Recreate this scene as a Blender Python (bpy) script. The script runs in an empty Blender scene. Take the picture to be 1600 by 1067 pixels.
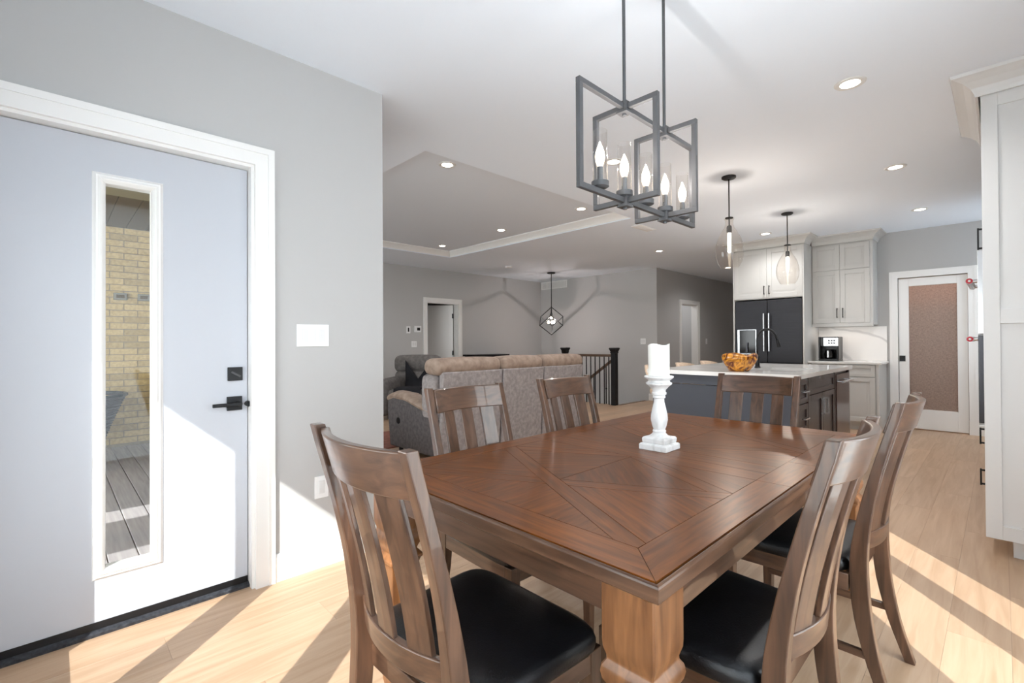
import bpy, bmesh, math, random
from mathutils import Vector, Matrix
R = random.Random(7)
PI = math.pi
SC = bpy.context.scene
COL = SC.collection

# ------------------------------------------------------------------ camera, sky, sun, exposure
yaw, pitch, roll, fpx = 0.80016, 0.00697, -0.0056, 741.39
cam_d = bpy.data.cameras.new('camera'); cam = bpy.data.objects.new('camera', cam_d); COL.objects.link(cam)
F = Vector((-math.sin(yaw)*math.cos(pitch), math.cos(yaw)*math.cos(pitch), math.sin(pitch)))
R0 = Vector((math.cos(yaw), math.sin(yaw), 0)); U0 = R0.cross(F)
RR = R0*math.cos(roll)+U0*math.sin(roll); UU = U0*math.cos(roll)-R0*math.sin(roll)
cam.matrix_world = Matrix(((RR.x, UU.x, -F.x, 0), (RR.y, UU.y, -F.y, 0), (RR.z, UU.z, -F.z, 1.229), (0, 0, 0, 1)))
cam_d.sensor_width = 36; cam_d.lens = fpx/1600*36; cam_d.clip_start = 0.05; cam_d.clip_end = 200
cam_d.shift_y = (529.226-533.5)/1600
SC.camera = cam
SC.view_settings.view_transform = 'Standard'; SC.view_settings.look = 'None'
SC.view_settings.gamma = 1; SC.view_settings.use_curve_mapping = False
SC.view_settings.exposure = 0.5
SC.cycles.max_bounces = 10; SC.cycles.diffuse_bounces = 6; SC.cycles.glossy_bounces = 4
SC.cycles.transparent_max_bounces = 24; SC.cycles.transmission_bounces = 8
SC.cycles.sample_clamp_indirect = 6
SC.cycles.use_denoising = True
SC.cycles.caustics_reflective = False; SC.cycles.caustics_refractive = False

def lin(c):
    return tuple((v/255/12.92 if v/255 <= 0.04045 else ((v/255+0.055)/1.055)**2.4) for v in c)
W = bpy.data.worlds.new('sky'); SC.world = W; W.use_nodes = True
wn = W.node_tree.nodes; wl = W.node_tree.links
bg = wn['Background']; bg.inputs[1].default_value = 5.0
tc = wn.new('ShaderNodeTexCoord'); sp = wn.new('ShaderNodeSeparateXYZ'); rmp = wn.new('ShaderNodeValToRGB')
wl.new(tc.outputs['Generated'], sp.inputs[0]); wl.new(sp.outputs['Z'], rmp.inputs[0]); wl.new(rmp.outputs[0], bg.inputs[0])
rmp.color_ramp.elements[0].color = (0.94, 0.97, 1.0, 1); rmp.color_ramp.elements[0].position = 0.0
rmp.color_ramp.elements[1].color = (0.84, 0.92, 1.0, 1); rmp.color_ramp.elements[1].position = 0.8
sd = bpy.data.lights.new('sun', 'SUN'); sd.energy = 6.0; sd.angle = 0.006; sd.color = (1.0, 0.99, 0.975)
sun = bpy.data.objects.new('sun', sd); COL.objects.link(sun)
sv = Vector((-0.65, 0.76, -0.687)).normalized()
sun.rotation_euler = sv.to_track_quat('-Z', 'Y').to_euler(); sun.location = (6, -8, 9)

# ------------------------------------------------------------------ materials
def mat(name, col, rough=0.5, metal=0.0, spec=0.5, coat=0.0):
    m = bpy.data.materials.new(name); m.use_nodes = True
    b = m.node_tree.nodes['Principled BSDF']
    b.inputs['Base Color'].default_value = (*col, 1); b.inputs['Roughness'].default_value = rough
    b.inputs['Metallic'].default_value = metal; b.inputs['Specular IOR Level'].default_value = spec
    b.inputs['Coat Weight'].default_value = coat
    return m
def nodes(m): return m.node_tree.nodes, m.node_tree.links, m.node_tree.nodes['Principled BSDF']
def noisy(name, c1, c2, rough=0.5, scale=(1, 1, 1), nscale=5.0, detail=5, bump=0.0, bscale=None, tone=None, coat=0.0, spec=0.5, lo=0.35, hi=0.68, metal=0.0, dist=0.0, bdist=0.01):
    m = mat(name, c1, rough, metal, spec, coat); n, l, b = nodes(m)
    t = n.new('ShaderNodeTexCoord'); mp = n.new('ShaderNodeMapping'); mp.inputs['Scale'].default_value = scale
    l.new(t.outputs['Object'], mp.inputs[0])
    ns = n.new('ShaderNodeTexNoise'); ns.inputs['Scale'].default_value = nscale; ns.inputs['Detail'].default_value = detail
    ns.inputs['Distortion'].default_value = dist
    l.new(mp.outputs[0], ns.inputs['Vector'])
    cr = n.new('ShaderNodeValToRGB'); cr.color_ramp.elements[0].position = lo; cr.color_ramp.elements[1].position = hi
    cr.color_ramp.elements[0].color = (*c1, 1); cr.color_ramp.elements[1].color = (*c2, 1)
    l.new(ns.outputs[0], cr.inputs[0]); out = cr.outputs[0]
    if tone:
        if tone[0] == 'obj':
            oi = n.new('ShaderNodeObjectInfo'); src = oi.outputs['Random']
        else:
            at = n.new('ShaderNodeAttribute'); at.attribute_name = 'tone'; src = at.outputs['Fac']
        mr = n.new('ShaderNodeMapRange'); mr.inputs['To Min'].default_value = tone[1]; mr.inputs['To Max'].default_value = tone[2]
        l.new(src, mr.inputs[0])
        hs = n.new('ShaderNodeHueSaturation'); l.new(mr.outputs[0], hs.inputs['Value']); l.new(out, hs.inputs['Color']); out = hs.outputs[0]
        vm = n.new('ShaderNodeVectorMath'); vm.operation = 'SCALE'; vm.inputs[0].default_value = (37, 91, 53); l.new(src, vm.inputs['Scale'])
        l.new(vm.outputs[0], mp.inputs['Location'])
    l.new(out, b.inputs['Base Color'])
    if bump:
        nb = n.new('ShaderNodeTexNoise'); nb.inputs['Scale'].default_value = bscale or nscale*4; nb.inputs['Detail'].default_value = 3
        l.new(mp.outputs[0], nb.inputs['Vector'])
        bp = n.new('ShaderNodeBump'); bp.inputs['Strength'].default_value = bump; bp.inputs['Distance'].default_value = bdist
        l.new(nb.outputs[0], bp.inputs['Height']); l.new(bp.outputs[0], b.inputs['Normal'])
    return m
def emit(name, col, s):
    m = mat(name, (0.8, 0.8, 0.8)); b = m.node_tree.nodes['Principled BSDF']
    b.inputs['Emission Color'].default_value = (*col, 1); b.inputs['Emission Strength'].default_value = s
    return m
def clear_glass(name, tint=(1, 1, 1), f0=0.06, edge=0.85):
    m = bpy.data.materials.new(name); m.use_nodes = True; n, l = m.node_tree.nodes, m.node_tree.links
    for x in list(n): n.remove(x)
    o = n.new('ShaderNodeOutputMaterial'); mx = n.new('ShaderNodeMixShader')
    tr = n.new('ShaderNodeBsdfTransparent'); tr.inputs[0].default_value = (*tint, 1)
    gl = n.new('ShaderNodeBsdfGlossy'); gl.inputs['Roughness'].default_value = 0.02
    lw = n.new('ShaderNodeLayerWeight'); lw.inputs[0].default_value = 0.5
    pw = n.new('ShaderNodeMath'); pw.operation = 'POWER'; pw.inputs[1].default_value = 4.0
    mr = n.new('ShaderNodeMapRange'); mr.inputs['To Min'].default_value = f0; mr.inputs['To Max'].default_value = edge
    l.new(lw.outputs['Facing'], pw.inputs[0]); l.new(pw.outputs[0], mr.inputs[0]); l.new(mr.outputs[0], mx.inputs[0])
    l.new(tr.outputs[0], mx.inputs[1]); l.new(gl.outputs[0], mx.inputs[2]); l.new(mx.outputs[0], o.inputs[0])
    return m

M = {}
M['paint'] = mat('grey_paint', lin((188, 187, 186)), 0.75, spec=0.25)
M['ceil'] = mat('ceiling_paint', lin((234, 241, 250)), 0.85, spec=0.15)
M['trim'] = mat('white_trim', lin((236, 235, 233)), 0.4)
M['door_white'] = mat('entry_door_paint', lin((192, 195, 202)), 0.6, spec=0.25)
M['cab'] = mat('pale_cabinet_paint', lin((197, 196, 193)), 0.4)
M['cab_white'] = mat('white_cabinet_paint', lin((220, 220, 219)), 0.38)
M['black'] = mat('matte_black_metal', lin((22, 23, 26)), 0.45, metal=0.3)
M['dark'] = mat('dark_core', lin((30, 22, 17)), 0.7)
M['bronze'] = mat('dark_lamp_metal', lin((84, 84, 86)), 0.5, metal=0.2)
M['chrome'] = mat('brushed_steel', lin((205, 206, 208)), 0.25, metal=1.0)
M['slate'] = noisy('black_stainless', lin((46, 46, 50)), lin((54, 54, 58)), 0.42, (1, 1, 60), 4, metal=0.6)
M['disp'] = mat('dispenser_gloss_black', lin((10, 10, 12)), 0.1)
M['leather'] = noisy('black_leather', lin((12, 12, 14)), lin((20, 20, 23)), 0.36, nscale=12, bump=0.25, bscale=220, bdist=0.002)
M['thr'] = noisy('black_threshold', lin((28, 30, 36)), lin((60, 62, 68)), 0.5, nscale=60)
M['quartz'] = noisy('white_quartz', lin((232, 231, 229)), lin((222, 221, 219)), 0.12, nscale=3)
M['sinkm'] = mat('sink_steel', lin((150, 152, 155)), 0.3, metal=0.9)
M['navy'] = mat('charcoal_blue_panel', lin((66, 70, 80)), 0.5)
M['espresso'] = noisy('espresso_wood', lin((44, 31, 28)), lin((60, 43, 39)), 0.3, (1, 12, 1), 6)
M['stoolf'] = noisy('beige_fabric', lin((206, 182, 158)), lin((222, 200, 178)), 0.85, nscale=40)
M['wax'] = mat('ivory_wax', lin((244, 243, 236)), 0.5)
M['candle_wood'] = noisy('whitewashed_wood', lin((222, 221, 220)), lin((180, 178, 176)), 0.6, (1, 1, 0.25), 30, bump=0.04, bscale=50, lo=0.5, hi=0.8)
M['burl'] = noisy('burl_wood', lin((92, 40, 14)), lin((214, 146, 44)), 0.22, nscale=12, dist=2.2, coat=0.3, lo=0.40, hi=0.62)
M['sofa'] = noisy('taupe_suede', lin((136, 130, 130)), lin((162, 155, 154)), 0.9, nscale=26, detail=8, bump=0.3, bscale=60, bdist=0.004)
M['sofa_top'] = noisy('tan_suede', lin((138, 119, 106)), lin((166, 147, 133)), 0.9, nscale=14, detail=8, bump=0.3, bscale=50, bdist=0.004)
M['sofa_dark'] = noisy('charcoal_suede', lin((78, 74, 76)), lin((100, 95, 96)), 0.9, nscale=26, detail=8)
M['recl'] = noisy('grey_suede', lin((92, 88, 86)), lin((112, 107, 104)), 0.9, nscale=20, detail=8)
M['blk_fab'] = mat('black_throw_fabric', lin((18, 18, 24)), 0.9)
M['glass'] = clear_glass('pane_glass', (0.97, 0.98, 0.97), 0.03, 0.5)
M['lamp_glass'] = clear_glass('lamp_glass', (0.985, 0.98, 0.975), 0.03, 0.75)
M['jug_glass'] = clear_glass('jug_glass', (0.97, 0.945, 0.92), 0.05, 0.8)
m_ = bpy.data.materials.new('fill_blind_sheer'); m_.use_nodes = True; n_, l_ = m_.node_tree.nodes, m_.node_tree.links
for x_ in list(n_): n_.remove(x_)
o_ = n_.new('ShaderNodeOutputMaterial'); mx_ = n_.new('ShaderNodeMixShader'); df_ = n_.new('ShaderNodeBsdfDiffuse'); tl_ = n_.new('ShaderNodeBsdfTranslucent')
df_.inputs[0].default_value = (0.88, 0.9, 0.93, 1); tl_.inputs[0].default_value = (0.88, 0.91, 0.95, 1); mx_.inputs[0].default_value = 0.75  # translucent sheet for the added fill windows, glows when sunlit
l_.new(df_.outputs[0], mx_.inputs[1]); l_.new(tl_.outputs[0], mx_.inputs[2]); l_.new(mx_.outputs[0], o_.inputs[0]); M['sheer'] = m_
M['bulb'] = emit('candle_bulb', (1.0, 0.82, 0.6), 5)
M['bulb2'] = emit('edison_bulb', (1.0, 0.84, 0.62), 7)
M['pot'] = emit('downlight_lens', (1.0, 0.93, 0.82), 9)
M['pot_trim'] = mat('downlight_trim', lin((225, 224, 222)), 0.5)
M['plate'] = mat('white_plastic', lin((238, 238, 238)), 0.35)
M['plate_in'] = mat('white_plastic_inner', lin((222, 222, 222)), 0.35)
M['steel_d'] = mat('oven_dark', lin((70, 70, 74)), 0.25, metal=0.7)
M['red'] = mat('red_badge', lin((190, 24, 44)), 0.4)
M['deck'] = noisy('grey_deck_board', lin((150, 146, 148)), lin((168, 164, 164)), 0.7, (0.6, 12, 1), 4, tone=('obj', 0.92, 1.06))
M['soffit'] = mat('taupe_soffit', lin((98, 86, 70)), 0.8, spec=0.1)
M['mortar'] = noisy('mortar', lin((150, 138, 116)), lin((138, 126, 106)), 0.95, nscale=30)
M['wicker'] = noisy('dark_wicker', lin((48, 44, 48)), lin((70, 64, 66)), 0.7, nscale=50)
M['ground'] = noisy('pale_bounce_ground', lin((226, 225, 222)), lin((214, 213, 210)), 0.9, nscale=2)  # unseen ground, made pale to bounce light up to the ceiling
M['railwood'] = noisy('brown_handrail', lin((84, 66, 54)), lin((106, 84, 70)), 0.4, (1, 10, 10), 5)
M['redwood'] = noisy('red_brown_rug', lin((120, 72, 60)), lin((146, 96, 82)), 0.9, nscale=18)
M['pantryw'] = noisy('pantry_brown', lin((152, 112, 92)), lin((176, 136, 114)), 0.8, nscale=2)

def wood(name, c1, c2, axis, rough=0.3, tone=('obj', 0.9, 1.1), coat=0.0, k=1.0, dark=None, nsc=7.0):
    s = [9*k, 9*k, 9*k]; s['xyz'.index(axis)] = 0.8*k
    m = noisy(name, c1, c2, rough, tuple(s), nsc, 6, tone=tone, coat=coat, lo=0.3, hi=0.72, dist=0.6)
    n, l, b = nodes(m)
    # worn darker blotches
    t = n.new('ShaderNodeTexCoord'); ns = n.new('ShaderNodeTexNoise'); ns.inputs['Scale'].default_value = 5; ns.inputs['Detail'].default_value = 3
    l.new(t.outputs['Object'], ns.inputs['Vector'])
    mr = n.new('ShaderNodeMapRange'); mr.inputs[1].default_value = 0.3; mr.inputs[2].default_value = 0.7; mr.inputs[3].default_value = 0.85; mr.inputs[4].default_value = 1.12
    l.new(ns.outputs[0], mr.inputs[0])
    src = b.inputs['Base Color'].links[0].from_socket
    hs = n.new('ShaderNodeHueSaturation'); l.new(src, hs.inputs['Color']); l.new(mr.outputs[0], hs.inputs['Value']); l.new(hs.outputs[0], b.inputs['Base Color'])
    return m
CH1, CH2 = lin((62, 41, 29)), lin((102, 72, 53))
for a in 'xyz': M['chair_'+a] = wood('chair_wood_'+a, CH1, CH2, a, 0.32, k=0.7, coat=0.5)
TB1, TB2 = lin((76, 38, 9)), lin((120, 67, 22))
M['table_field'] = wood('table_veneer', TB1, TB2, 'x', 0.3, tone=('obj', 0.82, 1.15))
M['table_field'].node_tree.nodes['Principled BSDF'].inputs['Specular IOR Level'].default_value = 0.28
for a in 'xy': M['table_edge_'+a] = wood('table_edge_wood_'+a, lin((70, 47, 33)), lin((108, 78, 58)), a, 0.29, k=0.7, tone=('obj', 0.98, 1.02))
M['table_leg'] = wood('table_leg_wood', lin((98, 62, 36)), lin((142, 96, 60)), 'z', 0.3, k=0.7)
M['plank'] = noisy('oak_plank', lin((172, 141, 112)), lin((192, 163, 136)), 0.42, (7, 0.5, 7), 3.5, 6, tone=('attr', 0.93, 1.07), lo=0.3, hi=0.7, bump=0.05, bscale=12, dist=0.8)
# brick: tone-driven colour from buff to grey-tan
def brick_mat():
    m = noisy('buff_brick', lin((196, 172, 124)), lin((176, 153, 110)), 0.9, nscale=30, tone=('attr', 0.82, 1.08), bump=0.4, bscale=60, bdist=0.004)
    return m
M['brick'] = brick_mat()
# marble splash
def marble():
    m = mat('veined_marble', lin((234, 231, 228)), 0.15); n, l, b = nodes(m)
    t = n.new('ShaderNodeTexCoord'); w = n.new('ShaderNodeTexWave'); w.inputs['Scale'].default_value = 0.9; w.inputs['Distortion'].default_value = 9; w.inputs['Detail'].default_value = 3
    mp = n.new('ShaderNodeMapping'); mp.inputs['Rotation'].default_value = (0.4, 0.9, 0.3)
    l.new(t.outputs['Object'], mp.inputs[0]); l.new(mp.outputs[0], w.inputs['Vector'])
    cr = n.new('ShaderNodeValToRGB'); cr.color_ramp.elements[0].color = (*lin((206, 203, 201)), 1); cr.color_ramp.elements[1].color = (*lin((234, 231, 228)), 1)
    cr.color_ramp.elements[1].position = 0.06
    l.new(w.outputs['Fac'], cr.inputs[0]); l.new(cr.outputs[0], b.inputs['Base Color']); return m
M['marble'] = marble()
# obscured pantry glass: woven relief, brown room behind
def obscured():
    m = mat('obscured_glass', lin((205, 180, 165)), 0.35); n, l, b = nodes(m)
    b.inputs['Transmission Weight'].default_value = 0.55; b.inputs['IOR'].default_value = 1.3
    t = n.new('ShaderNodeTexCoord'); mp = n.new('ShaderNodeMapping'); mp.inputs['Scale'].default_value = (1, 1, 0.35)
    l.new(t.outputs['Object'], mp.inputs[0])
    ns = n.new('ShaderNodeTexNoise'); ns.inputs['Scale'].default_value = 110; ns.inputs['Detail'].default_value = 3; l.new(mp.outputs[0], ns.inputs['Vector'])
    mp2 = n.new('ShaderNodeMapping'); mp2.inputs['Scale'].default_value = (0.3, 1, 1); l.new(t.outputs['Object'], mp2.inputs[0])
    n2 = n.new('ShaderNodeTexNoise'); n2.inputs['Scale'].default_value = 110; n2.inputs['Detail'].default_value = 3; l.new(mp2.outputs[0], n2.inputs['Vector'])
    ad = n.new('ShaderNodeMath'); ad.operation = 'ADD'; l.new(ns.outputs[0], ad.inputs[0]); l.new(n2.outputs[0], ad.inputs[1])
    cr = n.new('ShaderNodeValToRGB'); cr.color_ramp.elements[0].position = 0.38; cr.color_ramp.elements[1].position = 0.62
    cr.color_ramp.elements[0].color = (*lin((188, 160, 146)), 1); cr.color_ramp.elements[1].color = (*lin((226, 202, 186)), 1)
    hf = n.new('ShaderNodeMath'); hf.operation = 'MULTIPLY'; hf.inputs[1].default_value = 0.5; l.new(ad.outputs[0], hf.inputs[0]); l.new(hf.outputs[0], cr.inputs[0])
    l.new(cr.outputs[0], b.inputs['Base Color'])
    bp = n.new('ShaderNodeBump'); bp.inputs['Strength'].default_value = 0.5; bp.inputs['Distance'].default_value = 0.004
    l.new(ad.outputs[0], bp.inputs['Height']); l.new(bp.outputs[0], b.inputs['Normal']); return m
M['obscured'] = obscured()

# ------------------------------------------------------------------ mesh helpers
def nb(): return bmesh.new()
def box(bm, x0, x1, y0, y1, z0, z1):
    x0, x1 = min(x0, x1), max(x0, x1); y0, y1 = min(y0, y1), max(y0, y1); z0, z1 = min(z0, z1), max(z0, z1)
    v = [bm.verts.new(p) for p in ((x0, y0, z0), (x1, y0, z0), (x1, y1, z0), (x0, y1, z0), (x0, y0, z1), (x1, y0, z1), (x1, y1, z1), (x0, y1, z1))]
    for f in ((3, 2, 1, 0), (4, 5, 6, 7), (0, 1, 5, 4), (1, 2, 6, 5), (2, 3, 7, 6), (3, 0, 4, 7)): bm.faces.new([v[i] for i in f])
    return bm
def prism(bm, poly, z0, z1):
    a = [bm.verts.new((p[0], p[1], z0)) for p in poly]; b = [bm.verts.new((p[0], p[1], z1)) for p in poly]
    n = len(poly); bm.faces.new(a[::-1]); bm.faces.new(b)
    for i in range(n): bm.faces.new([a[i], a[(i+1) % n], b[(i+1) % n], b[i]])
    return bm
def extrude_profile(bm, prof, p0, p1, out):
    """profile (o, z) swept from p0 to p1; o along the horizontal vector out"""
    out = Vector(out); rings = []
    for p in (Vector(p0), Vector(p1)):
        rings.append([bm.verts.new(p+out*o+Vector((0, 0, z))) for o, z in prof])
    n = len(prof)
    for i in range(n): bm.faces.new([rings[0][i], rings[0][(i+1) % n], rings[1][(i+1) % n], rings[1][i]])
    bm.faces.new(rings[0][::-1]); bm.faces.new(rings[1]); return bm
def loft(bm, rings, cap=True, closed=True):
    vs = [[bm.verts.new(p) for p in r] for r in rings]; n = len(vs[0])
    for a, b in zip(vs, vs[1:]):
        for i in range(n if closed else n-1): bm.faces.new([a[i], a[(i+1) % n], b[(i+1) % n], b[i]])
    if cap: bm.faces.new(vs[0][::-1]); bm.faces.new(vs[-1])
    return bm
def lathe(bm, prof, seg=24, c=(0, 0), cap=True):
    rings = [[(c[0]+r*math.cos(2*PI*i/seg), c[1]+r*math.sin(2*PI*i/seg), z) for i in range(seg)] for r, z in prof]
    return loft(bm, rings, cap)
def cyl(bm, p0, p1, r, seg=12, r1=None):
    p0, p1 = Vector(p0), Vector(p1); d = (p1-p0).normalized(); u = d.orthogonal().normalized(); w = d.cross(u)
    if r1 is None: r1 = r
    return loft(bm, [[p+u*rr*math.cos(2*PI*i/seg)+w*rr*math.sin(2*PI*i/seg) for i in range(seg)] for p, rr in ((p0, r), (p1, r1))])
def tube(bm, pts, r, seg=10):
    pts = [Vector(p) for p in pts]; rings = []; u = None
    for i, p in enumerate(pts):
        d = (pts[min(i+1, len(pts)-1)]-pts[max(i-1, 0)]).normalized()
        u = d.orthogonal().normalized() if u is None else (u-d*u.dot(d)).normalized()
        w = d.cross(u); rings.append([p+u*r*math.cos(2*PI*k/seg)+w*r*math.sin(2*PI*k/seg) for k in range(seg)])
    return loft(bm, rings)
def bar(bm, p0, p1, w, up=(0, 0, 1)):
    """square bar w thick"""
    p0, p1 = Vector(p0), Vector(p1); d = (p1-p0).normalized(); u = Vector(up); u = (u-d*u.dot(d))
    u = u.normalized() if u.length > 1e-4 else d.orthogonal().normalized(); s = d.cross(u); h = w/2
    return loft(bm, [[p+u*a*h+s*b*h for a, b in ((1, 1), (1, -1), (-1, -1), (-1, 1))] for p in (p0, p1)])
def rbox(x0, x1, y0, y1, z0, z1, r=0.05, sub=2, puff=0.0):
    """soft rounded box"""
    bm = nb(); box(bm, x0, x1, y0, y1, z0, z1)
    bmesh.ops.bevel(bm, geom=bm.edges[:]+bm.verts[:], offset=r, segments=4, profile=0.5, affect='EDGES', clamp_overlap=True)
    if puff:
        bmesh.ops.subdivide_edges(bm, edges=[e for e in bm.edges if e.calc_length() > r*1.5], cuts=5, use_grid_fill=True)
        c = Vector(((x0+x1)/2, (y0+y1)/2, (z0+z1)/2)); h = Vector(((x1-x0)/2, (y1-y0)/2, (z1-z0)/2))
        for v in bm.verts:
            q = [(v.co[i]-c[i])/h[i] for i in range(3)]
            for i in range(3):
                o = [k for k in range(3) if k != i]
                v.co[i] += q[i]*puff*max(0, 1-q[o[0]]**2)*max(0, 1-q[o[1]]**2)
    return bm
def OB(name, bm, m, parent=None, bev=0.0, smooth=False, kind=None, mesh=None, seg=2, angle=0.6):
    if mesh is None:
        bmesh.ops.recalc_face_normals(bm, faces=bm.faces[:])
        me = bpy.data.meshes.new(name); bm.to_mesh(me); bm.free(); me.materials.append(M[m] if isinstance(m, str) else m)
        if smooth:
            for p in me.polygons: p.use_smooth = True
            if smooth == 'auto': me.set_sharp_from_angle(angle=angle)
    else: me = mesh
    o = bpy.data.objects.new(name, me); COL.objects.link(o)
    if parent: o.parent = parent
    if bev:
        md = o.modifiers.new('bevel', 'BEVEL'); md.width = bev; md.segments = seg; md.limit_method = 'ANGLE'; md.angle_limit = 0.7
    if kind: o['kind'] = kind
    return o
def tag(o, label, cat, group=None):
    o['label'] = label; o['category'] = cat
    if group: o['group'] = group
    return o
def thing(name, label, cat, loc=(0, 0, 0), rz=0.0, group=None):
    o = bpy.data.objects.new(name, None); COL.objects.link(o); o.location = loc; o.rotation_euler = (0, 0, rz); o.empty_display_size = 0.1
    return tag(o, label, cat, group)
def struct(name, bm, m, parent=None, **k):
    return OB(name, bm, m, parent, kind='structure', **k)
def B(*a): return box(nb(), *a)
def copy_tree(o, parent=None, keep_loc=True):
    c = o.copy(); COL.objects.link(c); c.parent = parent
    for ch in list(o.children): copy_tree(ch, c)
    return c
def tone_attr(me, vals=None):
    at = me.attributes.new('tone', 'FLOAT', 'FACE')
    for i, d in enumerate(at.data): d.value = vals[i] if vals else 0.5

# ------------------------------------------------------------------ the shell
C = 2.745
XD = -2.62          # entry door wall
XL, YV, XH, YK = -8.15, 8.95, -4.93, 8.5
XR, YB = 0.62, -0.35
# ground outside
gr = struct('ground', B(-30, 30, -40, 30, -0.45, -0.35), 'ground')
# floor substrate with the stairwell left open
WT0 = 0.14
fb = nb()
box(fb, XL-0.1, XR, 1.32, 7.86, -0.2, -0.012); box(fb, XD-WT0, XR, YB, 1.32, -0.2, -0.012); box(fb, XH-0.3, XR, 7.86, 13.2, -0.2, -0.012)
floor = struct('floor', fb, mat('subfloor', lin((112, 88, 66)), 0.8))
# oak planks, seams along Y: the 300 nearest as parts, the rest joined
planks = []
pw, pl = 0.19, 1.5
i = 0; x = XL
while x < XR:
    off = (i*0.618 % 1)*pl; y = YB-off
    while y < 13.1:
        segs = []
        y0, y1 = max(y, YB if x+pw > XD-WT0+0.02 else 1.32), min(y+pl, 13.1 if x >= XH-0.3-pw*0.2 else 7.86)
        if y1-y0 > 0.03: planks.append((x, min(x+pw, XR), y0, y1, R.random()))
        y += pl
    x += pw; i += 1
fx, fy = F.x, F.y
def view_rank(p):
    cx_, cy_ = (p[0]+p[1])/2, (p[2]+p[3])/2; d = cx_*fx+cy_*fy; r = cx_*R0.x+cy_*R0.y
    behind = d < 0.9 or abs(r) > d*1.15+0.5
    wall = cx_ < XD-0.1 and cy_ < 1.5
    hid = (cx_ < XD-0.1 and (cx_*0+r/d if d > 0.1 else -9) < -0.28)
    return (math.hypot(cx_, cy_)+(50 if behind or wall or hid else 0))
planks.sort(key=view_rank)
g = 0.00035
for k, (a, b_, c, d, t) in enumerate(planks[:295]):
    o = OB('plank', B(a+g, b_-g, c+g, d-g, -0.012, 0.0), 'plank', floor); tone_attr(o.data, [t]*6)
bm = nb(); vals = []
for (a, b_, c, d, t) in planks[295:]:
    box(bm, a+g, b_-g, c+g, d-g, -0.012, 0.0); vals += [t]*6
o = OB('far_planks', bm, 'plank', floor, kind='stuff'); tone_attr(o.data, vals)

# walls
WT = 0.14
def wallX(bm, x0, x1, y0, y1, holes):      # slab between x0,x1 running along Y, holes (ya,yb,za,zb)
    cur = y0
    for ya, yb, za, zb in sorted(holes):
        box(bm, x0, x1, cur, ya, 0, C)
        if za > 0.01: box(bm, x0, x1, ya, yb, 0, za)
        if zb < C-0.01: box(bm, x0, x1, ya, yb, zb, C)
        cur = yb
    box(bm, x0, x1, cur, y1, 0, C); return bm
def wallY(bm, y0, y1, x0, x1, holes):
    cur = x0
    for xa, xb, za, zb in sorted(holes):
        box(bm, cur, xa, y0, y1, 0, C)
        if za > 0.01: box(bm, xa, xb, y0, y1, 0, za)
        if zb < C-0.01: box(bm, xa, xb, y0, y1, zb, C)
        cur = xb
    box(bm, cur, x1, y0, y1, 0, C); return bm
DY0, DY1, DZ = -0.21, 0.735, 2.13      # entry door rough opening
struct('wall_left', wallX(nb(), XD-WT, XD, YB, 1.45, [(DY0, DY1, 0.0, DZ)]), 'paint')
fillF = [(-7.3, -5.5), (-5.1, -3.2)]  # openings of the added living room windows
struct('wall_front', wallY(nb(), 1.31, 1.449, XL, XD-WT-0.001, [(a, b_, 0.4, 2.5) for a, b_ in fillF]), 'paint')
# back wall behind the camera, with its window band
SILL, HEAD = 0.36, 1.8
winY = [(1.288, 1.975), (2.035, 2.537)]
fillY, fillX = (-0.25, 1.15), (-0.1, 0.55)  # openings of the added fill windows
winX = [(-2.272, -1.697), (-1.607, -0.905), (-0.797, -0.2)]
struct('wall_back', wallY(nb(), YB-WT, YB, XD-WT, XR+WT, [(a, b_, SILL, HEAD) for a, b_ in winX]+[(*fillX, 0.1, 2.6)]), 'paint')
struct('wall_right', wallX(nb(), XR, XR+WT, YB, YK, [(a, b_, 0.05, 2.2) for a, b_ in winY]+[(*fillY, 0.1, 2.6), (7.4, 8.4, 1.0, 2.4)]), 'paint')
struct('wall_far_left', wallX(nb(), XL-WT, XL, 1.31, YV, [(5.5, 6.3, 0, 2.06)]), 'paint')
fw = nb(); box(fw, XL-WT, XH, YV, YV+WT, -1.6, C); struct('wall_far', fw, 'paint')
struct('wall_hall', wallX(nb(), XH-WT, XH, YV+WT, 13.1, [(10.02, 10.82, 0, 2.06)]), 'paint')
struct('wall_hall_end', wallY(nb(), 13.1, 13.24, XH-WT, -2.9, []), 'paint')
struct('wall_hall_side', wallX(nb(), -3.08, -2.95, YK+0.001, 13.1, []), 'paint')
PX0, PX1 = -1.0, -0.29
struct('wall_kitchen', wallY(nb(), YK, YK+WT, -2.949, XR, [(PX0, PX1, 0, 2.09)]), 'paint')
for k, (a, b_) in enumerate(winX):
    w = struct('window_%d' % (k+1), box(nb(), a, a+0.03, YB-0.1, YB-0.03, SILL, HEAD), 'trim')
    f = w.data; bm = nb(); box(bm, a, b_, YB-0.1, YB-0.03, SILL-0.0, SILL+0.03); box(bm, a, b_, YB-0.1, YB-0.03, HEAD-0.03, HEAD)
    OB('frame_rail', bm, 'trim', w); OB('pane', B(a, b_, YB-0.068, YB-0.062, SILL, HEAD), 'glass', w)
for k, (a, b_) in enumerate(winY):
    w = struct('window_%d' % (k+4), box(box(nb(), XR+0.03, XR+0.1, a, b_, 0.05, 0.08), XR+0.03, XR+0.1, a, b_, 2.17, 2.2), 'trim')
    OB('pane', B(XR+0.062, XR+0.068, a, b_, 0.05, 2.2), 'glass', w)

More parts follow.
